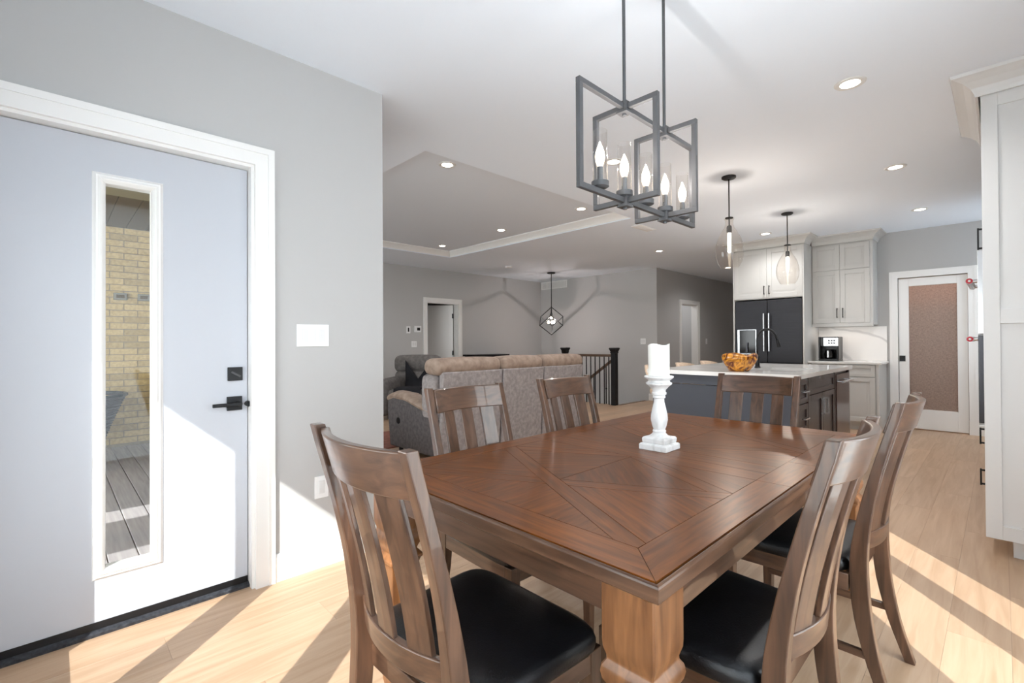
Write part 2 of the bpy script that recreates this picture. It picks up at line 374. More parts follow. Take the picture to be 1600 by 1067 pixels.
# two unseen windows added behind the camera; their sunlit blinds act as soft fill
for k, bx_ in enumerate(((XR+0.062, XR+0.068, *fillY), (*fillX, YB-0.068, YB-0.062))):
    w = struct('window_%d' % (k+6), B(*bx_, 0.1, 2.6), 'glass')
    q = (XR+0.02, XR+0.022, *fillY) if k == 0 else (*fillX, YB-0.022, YB-0.02)
    OB('fill_blind', B(*q, 0.1, 2.6), 'sheer', w)
w = struct('window_8', B(XR+0.062, XR+0.068, 7.4, 8.4, 1.0, 2.4), 'glass'); OB('fill_blind', B(XR+0.02, XR+0.022, 7.4, 8.4, 1.0, 2.4), 'sheer', w)  # hidden window added so its sunlit blind fills the kitchen
for k, (a, b_) in enumerate(fillF): struct('window_%d' % (k+9), B(a, b_, 1.34, 1.346, 0.4, 2.5), 'glass')  # unseen windows added to brighten the living room
# ceiling with tray
TX0, TX1, TY0, TY1, TZ = -6.85, -3.155, 2.12, 5.12, C+0.10
cb = nb()
box(cb, XL-WT, TX0, 1.31, 13.24, C, C+0.1); box(cb, TX1, XD-WT, 1.31, 13.24, C, C+0.1); box(cb, XD-WT, XR+WT, YB-WT, 13.24, C, C+0.1)
box(cb, TX0, TX1, 1.31, TY0, C, C+0.1); box(cb, TX0, TX1, TY1, 13.24, C, C+0.1)
ceil = struct('ceiling', cb, 'ceil')
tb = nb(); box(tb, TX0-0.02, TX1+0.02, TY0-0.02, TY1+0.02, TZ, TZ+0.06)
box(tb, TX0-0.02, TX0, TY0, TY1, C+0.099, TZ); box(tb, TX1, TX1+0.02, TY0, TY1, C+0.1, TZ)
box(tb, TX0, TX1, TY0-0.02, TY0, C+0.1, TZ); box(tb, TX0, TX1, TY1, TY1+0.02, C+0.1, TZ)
M['tray'] = mat('tray_ceiling_shaded', lin((224, 229, 236)), 0.85, spec=0.15)  # ceiling white made greyer: shade of the recess put into the colour
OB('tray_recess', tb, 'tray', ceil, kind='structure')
cprof = [(0, 0.012), (0.01, 0.012), (0.016, 0.03), (0.04, 0.055), (0.07, 0.078), (0.082, 0.086), (0.082, 0.1), (0, 0.1)]
for p0, p1, o_ in (((TX0, TY0, C), (TX0, TY1, C), (1, 0, 0)), ((TX1, TY0, C), (TX1, TY1, C), (-1, 0, 0)), ((TX0, TY0, C), (TX1, TY0, C), (0, 1, 0)), ((TX0, TY1, C), (TX1, TY1, C), (0, -1, 0))):
    OB('crown_moulding', extrude_profile(nb(), cprof, p0, p1, o_), 'trim', ceil, kind='structure')
# flat roof over everything, so no light leaks
struct('roof', B(XL-0.3, XR+0.3, YB-0.2, 13.4, C+0.25, C+0.35), 'ceil')
# eave and porch roof: unseen outer strips added, cut to shape the sun patches
ev = nb()
for x0, x1, y0, y1 in ((-8.2, -2.21, -5.0, 1.31), (-2.21, -1.78, -1.659, -0.49), (-1.78, -1.22, -5.0, -0.49), (-1.22, XR+0.05, -1.659, -0.49)):
    box(ev, x0, x1, y0, y1, 2.78, 2.92)
box(ev, -2.77, -1.78, -0.49, -0.35, 2.78, 2.92)
eave = struct('porch_roof', ev, 'soffit')
for k in range(9):
    OB('soffit_board', B(-8.0, -2.77, -0.5+k*0.2+0.003, -0.3+k*0.2-0.003, 2.755, 2.78), 'soffit', eave, bev=0.002)
OB('soffit_beam', B(-6.1, -5.6, -0.6, 1.3, 2.70, 2.755), mat('tan_beam', lin((128, 118, 92)), 0.7), eave)

# ------------------------------------------------------------------ baseboards and casings
bprof = [(0, 0), (0.016, 0), (0.016, 0.125), (0.008, 0.14), (0, 0.14)]
def base(n, p0, p1, out): return struct(n, extrude_profile(nb(), bprof, p0, p1, out), 'trim')
base('baseboard_left', (XD, 0.825, 0), (XD, 1.45, 0), (1, 0, 0))
base('baseboard_far_left', (XL, 6.41, 0), (XL, 7.85, 0), (1, 0, 0)); base('baseboard_living', (XL, 1.46, 0), (XL, 5.39, 0), (1, 0, 0))
base('baseboard_far', (-5.12, YV, 0), (XH, YV, 0), (0, -1, 0))
base('baseboard_hall', (XH, YV, 0), (XH, 9.9, 0), (1, 0, 0)); base('baseboard_hall_far', (XH, 10.93, 0), (XH, 13.1, 0), (1, 0, 0))
base('baseboard_front', (XL, 1.45, 0), (XD-WT, 1.45, 0), (0, 1, 0))
base('baseboard_kitchen', (-0.2, YK, 0), (-0.1, YK, 0), (0, -1, 0))
def casing_x(n, X, out, y0, y1, top, w=0.09, t=0.018):   # on a wall X=const; opening y0..y1
    bm = nb(); s = out
    box(bm, X, X+s*t, y0-w, y0, 0, top+w); box(bm, X, X+s*t, y1, y1+w, 0, top+w); box(bm, X, X+s*t, y0, y1, top, top+w)
    box(bm, X+s*t, X+s*(t+0.006), y0-w, y0-w+0.03, 0, top+w); box(bm, X+s*t, X+s*(t+0.006), y1+w-0.03, y1+w, 0, top+w); box(bm, X+s*t, X+s*(t+0.006), y0-w+0.03, y1+w-0.03, top+w-0.03, top+w)
    return struct(n, bm, 'trim')
def casing_y(n, Y, out, x0, x1, top, w=0.09, t=0.018):
    bm = nb(); s = out
    box(bm, x0-w, x0, Y, Y+s*t, 0, top+w); box(bm, x1, x1+w, Y, Y+s*t, 0, top+w); box(bm, x0, x1, Y, Y+s*t, top, top+w)
    box(bm, x0-w, x0-w+0.03, Y+s*t, Y+s*(t+0.006), 0, top+w); box(bm, x1+w-0.03, x1+w, Y+s*t, Y+s*(t+0.006), 0, top+w); box(bm, x0-w+0.03, x1+w-0.03, Y+s*t, Y+s*(t+0.006), top+w-0.03, top+w)
    return struct(n, bm, 'trim')
casing_x('trim_1', XD, 1, DY0, DY1, DZ)
casing_x('trim_2', XL, 1, 5.5, 6.3, 2.06); casing_x('trim_3', XH, 1, 10.02, 10.82, 2.06); casing_y('trim_4', YK, -1, PX0, PX1, 2.09)
jb = nb(); box(jb, XD-WT, XD, DY1-0.014, DY1, 0, DZ); box(jb, XD-WT, XD, DY0, DY0+0.014, 0, DZ); box(jb, XD-WT, XD, DY0+0.014, DY1-0.014, DZ-0.014, DZ)
struct('trim_5', jb, 'trim')
jb = nb(); box(jb, XL-WT, XL, 5.5, 5.515, 0, 2.06); box(jb, XL-WT, XL, 6.285, 6.3, 0, 2.06); box(jb, XL-WT, XL, 5.515, 6.285, 2.045, 2.06); struct('trim_6', jb, 'trim')
jb = nb(); box(jb, XH-WT, XH, 10.02, 10.035, 0, 2.06); box(jb, XH-WT, XH, 10.805, 10.82, 0, 2.06); box(jb, XH-WT, XH, 10.035, 10.805, 2.045, 2.06); struct('trim_7', jb, 'trim')

# ------------------------------------------------------------------ entry door
SX = -2.68; ST = 0.045
sy0, sy1, sz0, sz1 = DY0+0.018, DY1-0.018, 0.052, DZ-0.018
gy0, gy1, gz0, gz1 = 0.167, 0.325, 0.272, 1.922
bm = nb()
box(bm, SX-ST, SX, sy0, gy0-0.012, sz0, sz1); box(bm, SX-ST, SX, gy1+0.012, sy1, sz0, sz1)
box(bm, SX-ST, SX, gy0-0.012, gy1+0.012, sz0, gz0-0.012); box(bm, SX-ST, SX, gy0-0.012, gy1+0.012, gz1+0.012, sz1)
door = struct('door_1', bm, 'door_white')
def ring_yz(bm, x0, x1, y0, y1, z0, z1, w):
    box(bm, x0, x1, y0, y0+w, z0, z1); box(bm, x0, x1, y1-w, y1, z0, z1); box(bm, x0, x1, y0+w, y1-w, z0, z0+w); box(bm, x0, x1, y0+w, y1-w, z1-w, z1); return bm
# raised moulding round the lite: mitred profile
def lite_frame(x_in, s):
    bm = nb(); y0, y1, z0, z1 = gy0, gy1, gz0, gz1
    prof = [(0.0, 0.004), (0.0, 0.0), (0.012, 0.014), (0.018, 0.017), (0.026, 0.012), (0.032, 0.012), (0.037, 0.006), (0.044, 0.0)]  # (offset outwards, height)
    rings = []
    for cy_, cz_, dy, dz in ((y0, z0, -1, -1), (y1, z0, 1, -1), (y1, z1, 1, 1), (y0, z1, -1, 1)):
        rings.append([bm.verts.new((x_in+s*h, cy_+dy*o, cz_+dz*o)) for o, h in prof])
    n = len(prof)
    for k in range(4):
        a, b_ = rings[k], rings[(k+1) % 4]
        for i in range(n-1): bm.faces.new([a[i], a[i+1], b_[i+1], b_[i]])
    return bm
OB('lite_moulding', lite_frame(SX, 1), 'trim', door)
OB('lite_moulding', lite_frame(SX-ST, -1), 'trim', door)
bm = nb()
ring_yz(bm, SX-ST, SX, gy0-0.012, gy1+0.012, gz0-0.012, gz1+0.012, 0.0125)
OB('lite_stop', bm, 'trim', door)
OB('pane', B(SX-0.026, SX-0.02, gy0, gy1, gz0, gz1), 'glass', door)
db = OB('deadbolt_plate', B(SX, SX+0.012, 0.628, 0.694, 1.044, 1.111), 'black', door, bev=0.002)
OB('thumb_turn', bar(nb(), (SX+0.018, 0.642, 1.088), (SX+0.018, 0.682, 1.064), 0.009), 'bronze', db)
hp = OB('handle_plate', B(SX, SX+0.012, 0.624, 0.692, 0.896, 0.965), 'black', door, bev=0.002)
bm = nb(); cyl(bm, (SX+0.012, 0.672, 0.93), (SX+0.05, 0.672, 0.93), 0.012); box(bm, SX+0.038, SX+0.052, 0.555, 0.682, 0.92, 0.937)
OB('lever', bm, 'black', hp, bev=0.002)
OB('latch_strike', cyl(nb(), (SX+0.005, 0.716, 0.925), (SX+0.03, 0.716, 0.925), 0.014), 'black', door)
OB('door_sweep', B(SX-ST, SX+0.004, sy0, sy1, 0.022, 0.052), 'black', door)
struct('threshold', extrude_profile(nb(), [(-0.036, 0), (-0.13, 0), (-0.13, 0.022), (-0.055, 0.022), (-0.036, 0.012)], (XD, DY0, 0), (XD, DY1, 0), (1, 0, 0)), 'thr')

# ------------------------------------------------------------------ porch seen through the lite
deck = struct('porch_floor', B(-8.0, -2.77, -2.0, 1.31, -0.3, -0.13), 'dark')
y = -2.0; 
while y < 1.3:
    OB('deck_board', B(-7.99, -2.775, y+0.003, min(y+0.147, 1.305), -0.13, -0.1), 'deck', deck, bev=0.003); y += 0.15
bw = struct('wall_brick', B(-8.15, -8.012, -2.0, 1.31, -0.3, 2.78), 'mortar')
bh, bl = 0.083, 0.286; cnt = 0; bm2 = nb(); v2 = []
rows = int(2.86/bh)+1
base_y = 0.682+0.143
for r_ in range(rows):
    z0 = 2.753-(r_+1)*bh
    if z0 < -0.14: break
    off = base_y + (bl/2 if r_ % 2 == 0 else 0)
    for k in range(-9, 3):
        y0 = off+k*bl-bl
        a, b_ = max(y0+0.005, -2.0), min(y0+bl-0.005, 1.305)
        if b_-a < 0.02: continue
        t = R.random()**1.4; t = 0.0 if R.random() < 0.15 else 0.35+0.65*R.random()
        if -0.9 < (a+b_)/2 and cnt < 290:
            o = OB('brick', B(-8.012, -8.0-R.random()*0.003, a, b_, z0+0.005, z0+bh-0.005), 'brick', bw); tone_attr(o.data, [t]*6); cnt += 1
        else:
            box(bm2, -8.012, -8.0, a, b_, z0+0.005, z0+bh-0.005); v2 += [t]*6
o = OB('brickwork', bm2, 'brick', bw, kind='stuff'); tone_attr(o.data, v2)
# two outlet covers on the brick
for k, (a, b_) in enumerate(((0.575, 0.712), (0.822, 0.95))):
    t = thing('outlet_cover', ['left of the two grey outlet covers on the porch brick', 'right of the two grey outlet covers on the porch brick'][k], 'outlet cover', (-8.0, (a+b_)/2, 1.85))
    hw = (b_-a)/2
    OB('cover_box', B(0, 0.045, -hw, hw, -0.045, 0.045), mat('grey_cover', lin((128, 124, 112)), 0.6), t, bev=0.006)
    OB('cover_lid', B(0.045, 0.052, -hw*0.6, hw*0.6, -0.02, 0.02), M['soffit'], t)
# wicker chair on the porch
t = thing('porch_chair', 'dark wicker armchair on the porch in front of the brick wall', 'chair', (-7.2, 0.12, -0.1), 0)
bm = nb()
rings = []
for k in range(13):      # shell of horizontal reeds: flares up and out to +y
    z = 0.12+k*0.045; rad = 0.30+k*0.011
OB('seat', rbox(-0.27, 0.27, -0.27, 0.27, 0.30, 0.40, 0.04), 'wicker', t, smooth=True)
bm = nb()
for k in range(22):
    z = 0.14+k*0.028; rad = 0.30+0.21*(k/21)**1.2
    tube(bm, [(rad*math.cos(a)*0.85-0.03, rad*math.sin(a), z) for a in [math.radians(q) for q in range(20, 341, 20)]], 0.0125, 6)
OB('woven_back', bm, 'wicker', t, kind='stuff')
for sx in (-1, 1):
    for sy in (-1, 1): OB('leg', cyl(nb(), (sx*0.2, sy*0.22, 0), (sx*0.23, sy*0.25, 0.32), 0.014), 'black', t)
OB('rim', tube(nb(), [(0.52*math.cos(a)*0.85-0.03, 0.52*math.sin(a), 0.745) for a in [math.radians(q) for q in range(20, 341, 20)]], 0.02, 8), 'black', t)

# ------------------------------------------------------------------ rooms glimpsed beyond doorways
struct('wall_bedroom', B(-10.2, -10.1, 4.5, 8.0, 0, C), 'paint')
bb = nb(); box(bb, -10.1, XL-WT, 4.4, 4.5, 0, C); box(bb, -10.1, XL-WT, 8.0, 8.1, 0, C); struct('wall_bedroom_side', bb, 'paint')
struct('floor_bedroom', B(-10.1, XL, 4.5, 8.0, -0.1, -0.001), 'plank'); struct('ceiling_bedroom', B(-10.1, XL-WT, 4.5, 8.0, C, C+0.05), 'ceil')
bb = nb(); box(bb, -6.6, -6.5, 9.3, 12.0, 0, C); box(bb, -6.5, XH-WT, 9.2, 9.3, 0, C); box(bb, -6.5, XH-WT, 12.0, 12.1, 0, C); struct('wall_study', bb, 'paint')
struct('floor_study', B(-6.5, XH, 9.3, 12.0, -0.1, -0.001), 'plank'); struct('ceiling_study', B(-6.5, XH-WT, 9.3, 12.0, C, C+0.05), 'ceil')
# open white interior door in the far-left doorway (hinged on its right jamb, swung into the room beyond)
def slab_door(n, parent=None):
    d = B(0, 0.035, -0.76, 0, 0.01, 2.035)
    o = struct(n, d, 'trim')
    for z0, z1 in ((0.2, 0.95), (1.07, 1.9)):
        bm = ring_yz(nb(), 0.035, 0.039, -0.66, -0.1, z0, z1, 0.012)
        OB('panel_moulding', bm, 'trim', o)
    for z in (0.25, 1.0, 1.8): OB('hinge', B(0.03, 0.052, -0.016, 0.012, z-0.05, z+0.05), 'black', o)
    return o
d = slab_door('door_2'); d.location = (XL-WT+0.0, 6.272, 0); d.rotation_euler = (0, 0, math.radians(-52))
ow = struct('door_3', B(-10.095, -10.06, 5.05, 5.85, 0.01, 2.03), 'trim')
for z in (0.5, 1.0, 1.75): OB('hinge', B(-10.06, -10.045, 5.83, 5.86, z-0.05, z+0.05), 'black', ow)

ld = bpy.data.lights.new('study_fill', 'POINT'); ld.energy = 30; ld.shadow_soft_size = 0.1; lo = bpy.data.objects.new('study_fill', ld); COL.objects.link(lo); lo.location = (-5.8, 10.6, 2.5)  # fill light added without a fixture, brightens the room past the hall
# stairwell: treads going down, inner wall
st = struct('stairs', B(XL, -5.3, 7.87, YV-0.001, -1.7, -1.6), 'dark')
for k in range(7):
    OB('tread', B(-5.35-0.27*(k+1), -5.35-0.27*k, 7.88, YV-0.002, -0.19*(k+1)-0.04, -0.19*(k+1)), 'railwood', st)
    OB('riser', B(-5.35-0.27*k, -5.34-0.27*k, 7.88, YV-0.002, -0.19*(k+1), -0.19*k-0.02), 'trim', st)
struct('wall_stairwell', B(XL, -5.3, 7.86, 7.879, -1.6, -0.013), 'trim')

# newel posts and railing
def newel(x, y, label):
    t = thing('newel_post', label, 'newel post', (x, y, 0), 0)
    OB('shaft', B(-0.05, 0.05, -0.05, 0.05, 0, 1.0), 'black', t, bev=0.004)
    bm = nb(); loft(bm, [[(sx*w, sy*w, z) for sx, sy in ((-1, -1), (1, -1), (1, 1), (-1, 1))] for w, z in ((0.05, 1.0), (0.058, 1.01), (0.058, 1.02), (0.052, 1.03), (0.07, 1.075), (0.075, 1.08), (0.075, 1.1), (0.068, 1.108))])
    OB('cap', bm, 'black', t)
newel(-5.2, 7.8, 'black square newel post with flared cap at right end of stair railing')
newel(-6.42, 7.8, 'black square newel post whose cap shows above the sofa back')
t = thing('stair_railing', 'level brown handrail with black balusters between the two newel posts', 'railing', (-5.8, 7.8, 0))
OB('handrail', B(-0.569, 0.549, -0.03, 0.03, 0.93, 0.98), 'railwood', t, bev=0.008)
for k in range(10):
    OB('baluster', B(-0.5+k*0.108-0.008, -0.5+k*0.108+0.008, -0.008, 0.008, 0.0, 0.93), 'black', t)
t = thing('sloping_handrail', 'brown handrail descending with the stairs behind the black balusters', 'railing', (-5.28, 8.0, 0))
OB('handrail', bar(nb(), (0, 0, 0.93), (-1.6, 0, -0.2), 0.05), 'railwood', t, bev=0.008)
for k in range(5):
    x = -0.25-k*0.3; z = 0.93+x*1.13/1.6
    b_ = OB('baluster', B(x-0.008, x+0.008, -0.008, 0.008, z-0.86, z-0.02), 'black', t)
    OB('knuckle', lathe(nb(), [(0.004, z-0.5), (0.018, z-0.48), (0.018, z-0.46), (0.004, z-0.44)], 10, (x, 0)), 'black', b_, smooth=True)

# ------------------------------------------------------------------ wall plates
def plate_x(X, s, y, z, w, h, label, n=1, name='switch_plate', cat='light switch', dark=False, group=None):
    t = thing(name, label, cat, (X, y, z), 0, group)
    OB('plate', B(0, s*0.006, -w/2, w/2, -h/2, h/2), 'plate', t, bev=0.0015)
    for k in range(n):
        c = (k-(n-1)/2)*0.046
        OB('screen' if dark else 'rocker', B(s*0.006, s*0.009, c-0.016, c+0.016, -h*0.29, h*0.29), 'black' if dark else 'plate_in', t, bev=0.001)
    return t
plate_x(XD, 1, 1.026, 1.271, 0.173, 0.12, 'white triple rocker switch plate beside the entry door', 3)
plate_x(XD, 1, 1.07, 0.437, 0.075, 0.12, 'white wall outlet low behind the nearest dining chair', 1, 'wall_outlet', 'outlet')
plate_x(XL, 1, 5.06, 1.485, 0.09, 0.14, 'small white control with dark narrow display, left of the thermostat', 1, 'wall_control', 'wall control', True)
tt = thing('thermostat', 'white square thermostat with dark screen beside the open doorway', 'thermostat', (XL, 5.27, 1.5))
OB('body', B(0, 0.02, -0.08, 0.08, -0.065, 0.065), 'plate', tt, bev=0.004); OB('screen', B(0.02, 0.022, -0.02, 0.05, -0.03, 0.03), 'black', tt)
plate_x(XL, 1, 5.19, 1.2, 0.12, 0.12, 'white double switch plate under the thermostat', 2)
def plate_y(Y, x, z, w, h, label, n=1, name='switch_plate', cat='light switch'):
    t = thing(name, label, cat, (x, Y, z))
    OB('plate', B(-w/2, w/2, -0.006, 0, -h/2, h/2), 'plate', t, bev=0.0015)
    for k in range(n):
        c = (k-(n-1)/2)*0.046; OB('rocker', B(c-0.016, c+0.016, -0.009, -0.006, -h*0.29, h*0.29), 'plate_in', t, bev=0.001)
plate_y(YV, -5.25, 1.23, 0.12, 0.12, 'white double switch plate on grey wall right of stair railing', 2)
plate_x(XH, 1, 11.3, 1.22, 0.08, 0.13, 'white switch plate just right of the hall doorway', 1)
plate_x(-6.5, 1, 10.9, 1.22, 0.12, 0.12, 'switch plate inside the room beyond the hall doorway', 1)
# wall vent
t = thing('wall_vent', 'white return air grille high on wall behind cage pendant', 'vent', (-7.71, YV, 2.64))
OB('frame', box(box(box(box(nb(), -0.42, 0.42, -0.012, 0, 0.07, 0.095), -0.42, 0.42, -0.012, 0, -0.095, -0.07), -0.42, -0.395, -0.012, 0, -0.07, 0.07), 0.395, 0.42, -0.012, 0, -0.07, 0.07), 'trim', t)
for k in range(20): OB('slat', B(-0.385+k*0.04, -0.385+k*0.04+0.024, -0.009, -0.001, -0.07, 0.07), 'trim', t)
t = thing('ceiling_vent', 'white ceiling register right of the tray behind the chandelier', 'vent', (-3.31-0.0, 5.68, C))
OB('frame', box(box(nb(), -0.07, 0.07, -0.2, 0.2, -0.006, 0), -0.055, 0.055, -0.185, 0.185, -0.009, -0.006), 'trim', t)
for k in range(5): OB('slat', B(-0.045+k*0.02, -0.045+k*0.02+0.012, -0.18, 0.18, -0.013, -0.009), 'trim', t)

# ------------------------------------------------------------------ recessed lights
POT = [(-3.49, 2.58, TZ, 'recessed ceiling light at the near corner inside the tray'),
       (-3.54, 4.62, TZ, 'recessed ceiling light at the right far corner inside the tray'),
       (-5.0, 4.65, TZ, 'recessed ceiling light in the tray, middle of its far row'),
       (-6.48, 4.68, TZ, 'recessed ceiling light in the tray, leftmost of its far row'),
       (-2.26, 3.40, C, 'recessed ceiling light seen through the chandelier frame'),
       (-0.606, 3.38, C, 'largest recessed ceiling light, in front of the tall white cabinet'),
       (-0.63, 5.31, C, 'recessed ceiling light second from the tall white cabinet'),
       (-0.64, 7.24, C, 'recessed ceiling light nearest the pantry door'),
       (-3.98, 7.32, C, 'recessed ceiling light above the end of the hall wall'),
       (-2.31, 7.26, C, 'recessed ceiling light just above the fridge cabinets'),
       (-3.92, 10.04, C, 'recessed ceiling light in the hall beyond the fridge')]
def downlight(x, y, z, label, power=30):
    t = thing('ceiling_light', label, 'ceiling light', (x, y, z), 0, 'recessed ceiling lights')
    bm = nb(); lathe(bm, [(0.05, -0.003), (0.052, -0.006), (0.075, -0.006), (0.08, -0.001), (0.08, 0.0)], 24, cap=False)
    OB('trim_ring', bm, 'pot_trim', t, smooth=True)
    OB('lens', lathe(nb(), [(0.0505, -0.004), (0.0505, -0.001)], 24), 'pot', t)
    ld = bpy.data.lights.new('downlight', 'SPOT'); ld.energy = power; ld.spot_size = math.radians(150); ld.spot_blend = 0.8; ld.color = (1, 0.99, 0.985); ld.shadow_soft_size = 0.03
    lo = bpy.data.objects.new('downlight_beam', ld); COL.objects.link(lo); lo.parent = t; lo.location = (0, 0, -0.015)
for x, y, z, lab in POT: downlight(x, y, z, lab)
t = thing('smoke_detector', 'flat white round smoke detector on the ceiling near the cage pendant', 'smoke detector', (-6.84, 6.56, C))
OB('housing', lathe(nb(), [(0.07, 0), (0.07, -0.02), (0.055, -0.032), (0.02, -0.034)], 24), 'plate', t, smooth='auto')
OB('vent_ring', lathe(nb(), [(0.0715, -0.016), (0.0715, -0.008)], 24), 'plate_in', t)

# ------------------------------------------------------------------ dining table
TXa, TXb, TYa, TYb, TT = -1.61, -0.45, 0.815, 2.845, 0.77
table = thing('dining_table', 'large brown rectangular dining table with inlaid crossing strips in its top', 'table', ((TXa+TXb)/2, (TYa+TYb)/2, 0))
tcx, tcy = (TXa+TXb)/2, (TYa+TYb)/2
def tl(x, y): return (x-tcx, y-tcy)
# edge slab: ogee profile, as a mitred ring with a core
prof_e = [(0.022, -0.038), (0.003, -0.038), (0.0, -0.035), (0.0, -0.0075), (0.0015, -0.0035), (0.0055, -0.0008), (0.0085, -0.0015), (0.0105, -0.005), (0.0125, -0.006), (0.022, -0.006)]
cors = [(TXa, TYa, 1, 1), (TXb, TYa, -1, 1), (TXb, TYb, -1, -1), (TXa, TYb, 1, -1)]
for k in range(4):
    rings = []
    for (x, y, dx, dy) in (cors[k], cors[(k+1) % 4]):
        px, py_ = tl(x, y); rings.append([(px+dx*o, py_+dy*o, TT+h) for o, h in prof_e])
    OB('top_edge', loft(nb(), rings), 'table_edge_x' if k % 2 == 0 else 'table_edge_y', table, bev=0.0008)
x0, y0 = tl(TXa+0.0225, TYa+0.0225); x1, y1 = tl(TXb-0.0225, TYb-0.0225)
OB('top_core', B(x0, x1, y0, y1, TT-0.035, TT-0.006), 'dark', table)
# pieces
def clip(poly, a, b_, c):      # keep a*x+b*y>=c
    out = []
    for i in range(len(poly)):
        p, q = poly[i], poly[(i+1) % len(poly)]; fp, fq = a*p[0]+b_*p[1]-c, a*q[0]+b_*q[1]-c
        if fp >= 0: out.append(p)
        if (fp > 0 and fq < 0) or (fp < 0 and fq > 0):
            t_ = fp/(fp-fq); out.append((p[0]+(q[0]-p[0])*t_, p[1]+(q[1]-p[1])*t_))
    return out
def area(poly): return 0.5*sum(poly[i][0]*poly[(i+1) % len(poly)][1]-poly[(i+1) % len(poly)][0]*poly[i][1] for i in range(len(poly)))
def inset(poly, d):
    if area(poly) < 0: poly = poly[::-1]
    cc = (sum(p[0] for p in poly)/len(poly), sum(p[1] for p in poly)/len(poly)); out = poly
    for i in range(len(poly)):
        p, q = poly[i], poly[(i+1) % len(poly)]; L = math.hypot(q[0]-p[0], q[1]-p[1])
        if L < 1e-5: continue
        nx, ny = -(q[1]-p[1])/L, (q[0]-p[0])/L
        out = clip(out, nx, ny, nx*p[0]+ny*p[1]+d)
    return out
def piece(name, poly, ang, gap=0.0009, m='table_field', top=0.0):
    poly = inset(poly, gap)
    if len(poly) < 3 or abs(area(poly)) < 2e-5: return
    cx_ = sum(p[0] for p in poly)/len(poly); cy_ = sum(p[1] for p in poly)/len(poly); ca, sa = math.cos(-ang), math.sin(-ang)
    lp = [((p[0]-cx_)*ca-(p[1]-cy_)*sa, (p[0]-cx_)*sa+(p[1]-cy_)*ca) for p in poly]
    o = OB(name, prism(nb(), lp, -0.006, 0.0+top), m, table); px, py = tl(cx_, cy_)
    o.location = (px, py, TT); o.rotation_euler = (0, 0, ang); return o
ix0, ix1, iy0, iy1 = TXa+0.115, TXb-0.115, TYa+0.12, TYb-0.12      # inner field
ox0, ox1, oy0, oy1 = TXa+0.012, TXb-0.012, TYa+0.012, TYb-0.012
LA, LB = 1.665, 2.0      # leaf
piece('border_board', [(ox0, oy0), (ox1, oy0), (ix1, iy0), (ix0, iy0)], 0, 0.0007)
piece('border_board', [(ix0, iy1), (ix1, iy1), (ox1, oy1), (ox0, oy1)], 0, 0.0007)
for (xo, xi) in ((ox0, ix0), (ox1, ix1)):
    piece('border_board', [(xo, oy0), (xi, iy0), (xi, LA), (xo, LA)], PI/2, 0.0007)
    piece('border_board', [(xo, LA), (xi, LA), (xi, LB), (xo, LB)], PI/2, 0.0007)
    piece('border_board', [(xo, LB), (xi, LB), (xi, iy1), (xo, oy1)], PI/2, 0.0007)
for k in range(3):
    h = (LB-LA)/3; piece('leaf_board', [(ix0, LA+k*h), (ix1, LA+k*h), (ix1, LA+(k+1)*h), (ix0, LA+(k+1)*h)], 0, 0.0007)
sw = 0.030          # half width of inlaid strips
def half_panel(flip):
    fy_ = (lambda y: y) if not flip else (lambda y: TYa+TYb-y)
    def P(name, poly, ang):
        q = [(x, fy_(y)) for x, y in poly]; piece(name, q, -ang if flip else ang)
    L, Rr, mid = ix0, ix1, (ix0+ix1)/2
    rect = [(L, iy0), (Rr, iy0), (Rr, LA), (L, LA)]
    YS = 1.435
    s = (YS-iy0)/(Rr-L); an = math.atan(s); nl = math.hypot(s, 1)
    # line 1: from (R,iy0) up to (L,YS): n1.(x,y) ; line 2: from (L,iy0) to (R,YS)
    n1 = (s/nl, 1/nl); c1 = n1[0]*Rr+n1[1]*iy0; n2 = (-s/nl, 1/nl); c2 = n2[0]*L+n2[1]*iy0
    # chevrons above: from (L,YS) to (mid, YT) and from (R,YS) to (mid,YT), same slope
    c3 = n2[0]*L+n2[1]*YS; c4 = n1[0]*Rr+n1[1]*YS
    def up(p, n, c): return clip(p, n[0], n[1], c)
    def dn(p, n, c): return clip(p, -n[0], -n[1], -c)
    e = sw
    lowmax = lambda p: p
    P('inlay_strip', dn(up(rect, n1, c1-e), n1, c1+e), -an)
    s2 = dn(up(rect, n2, c2-e), n2, c2+e)
    P('inlay_strip', dn(s2, n1, c1-e), an); P('inlay_strip', up(s2, n1, c1+e), an)
    P('veneer_panel', dn(dn(rect, n1, c1-e), n2, c2-e), PI/2)                       # near triangle
    P('veneer_panel', dn(up(rect, n2, c2+e), n1, c1-e), an)                         # left triangle
    P('veneer_panel', dn(up(rect, n1, c1+e), n2, c2-e), -an)                        # right triangle
    cl = clip(rect, -1, 0, -mid); crr = clip(rect, 1, 0, mid)
    P('inlay_strip', dn(up(up(cl, n2, c3-e), n1, c1+e), n2, c3+e), an)
    P('inlay_strip', dn(up(up(crr, n1, c4-e), n2, c2+e), n1, c4+e), -an)
    dia = dn(dn(up(up(rect, n1, c1+e), n2, c2+e), n2, c3-e), n1, c4-e)
    P('veneer_panel', clip(dia, -1, 0, -mid), an+0.3); P('veneer_panel', clip(dia, 1, 0, mid), -an-0.3)
    P('veneer_panel', up(cl, n2, c3+e), an); P('veneer_panel', up(crr, n1, c4+e), -an)
half_panel(False); half_panel(True)
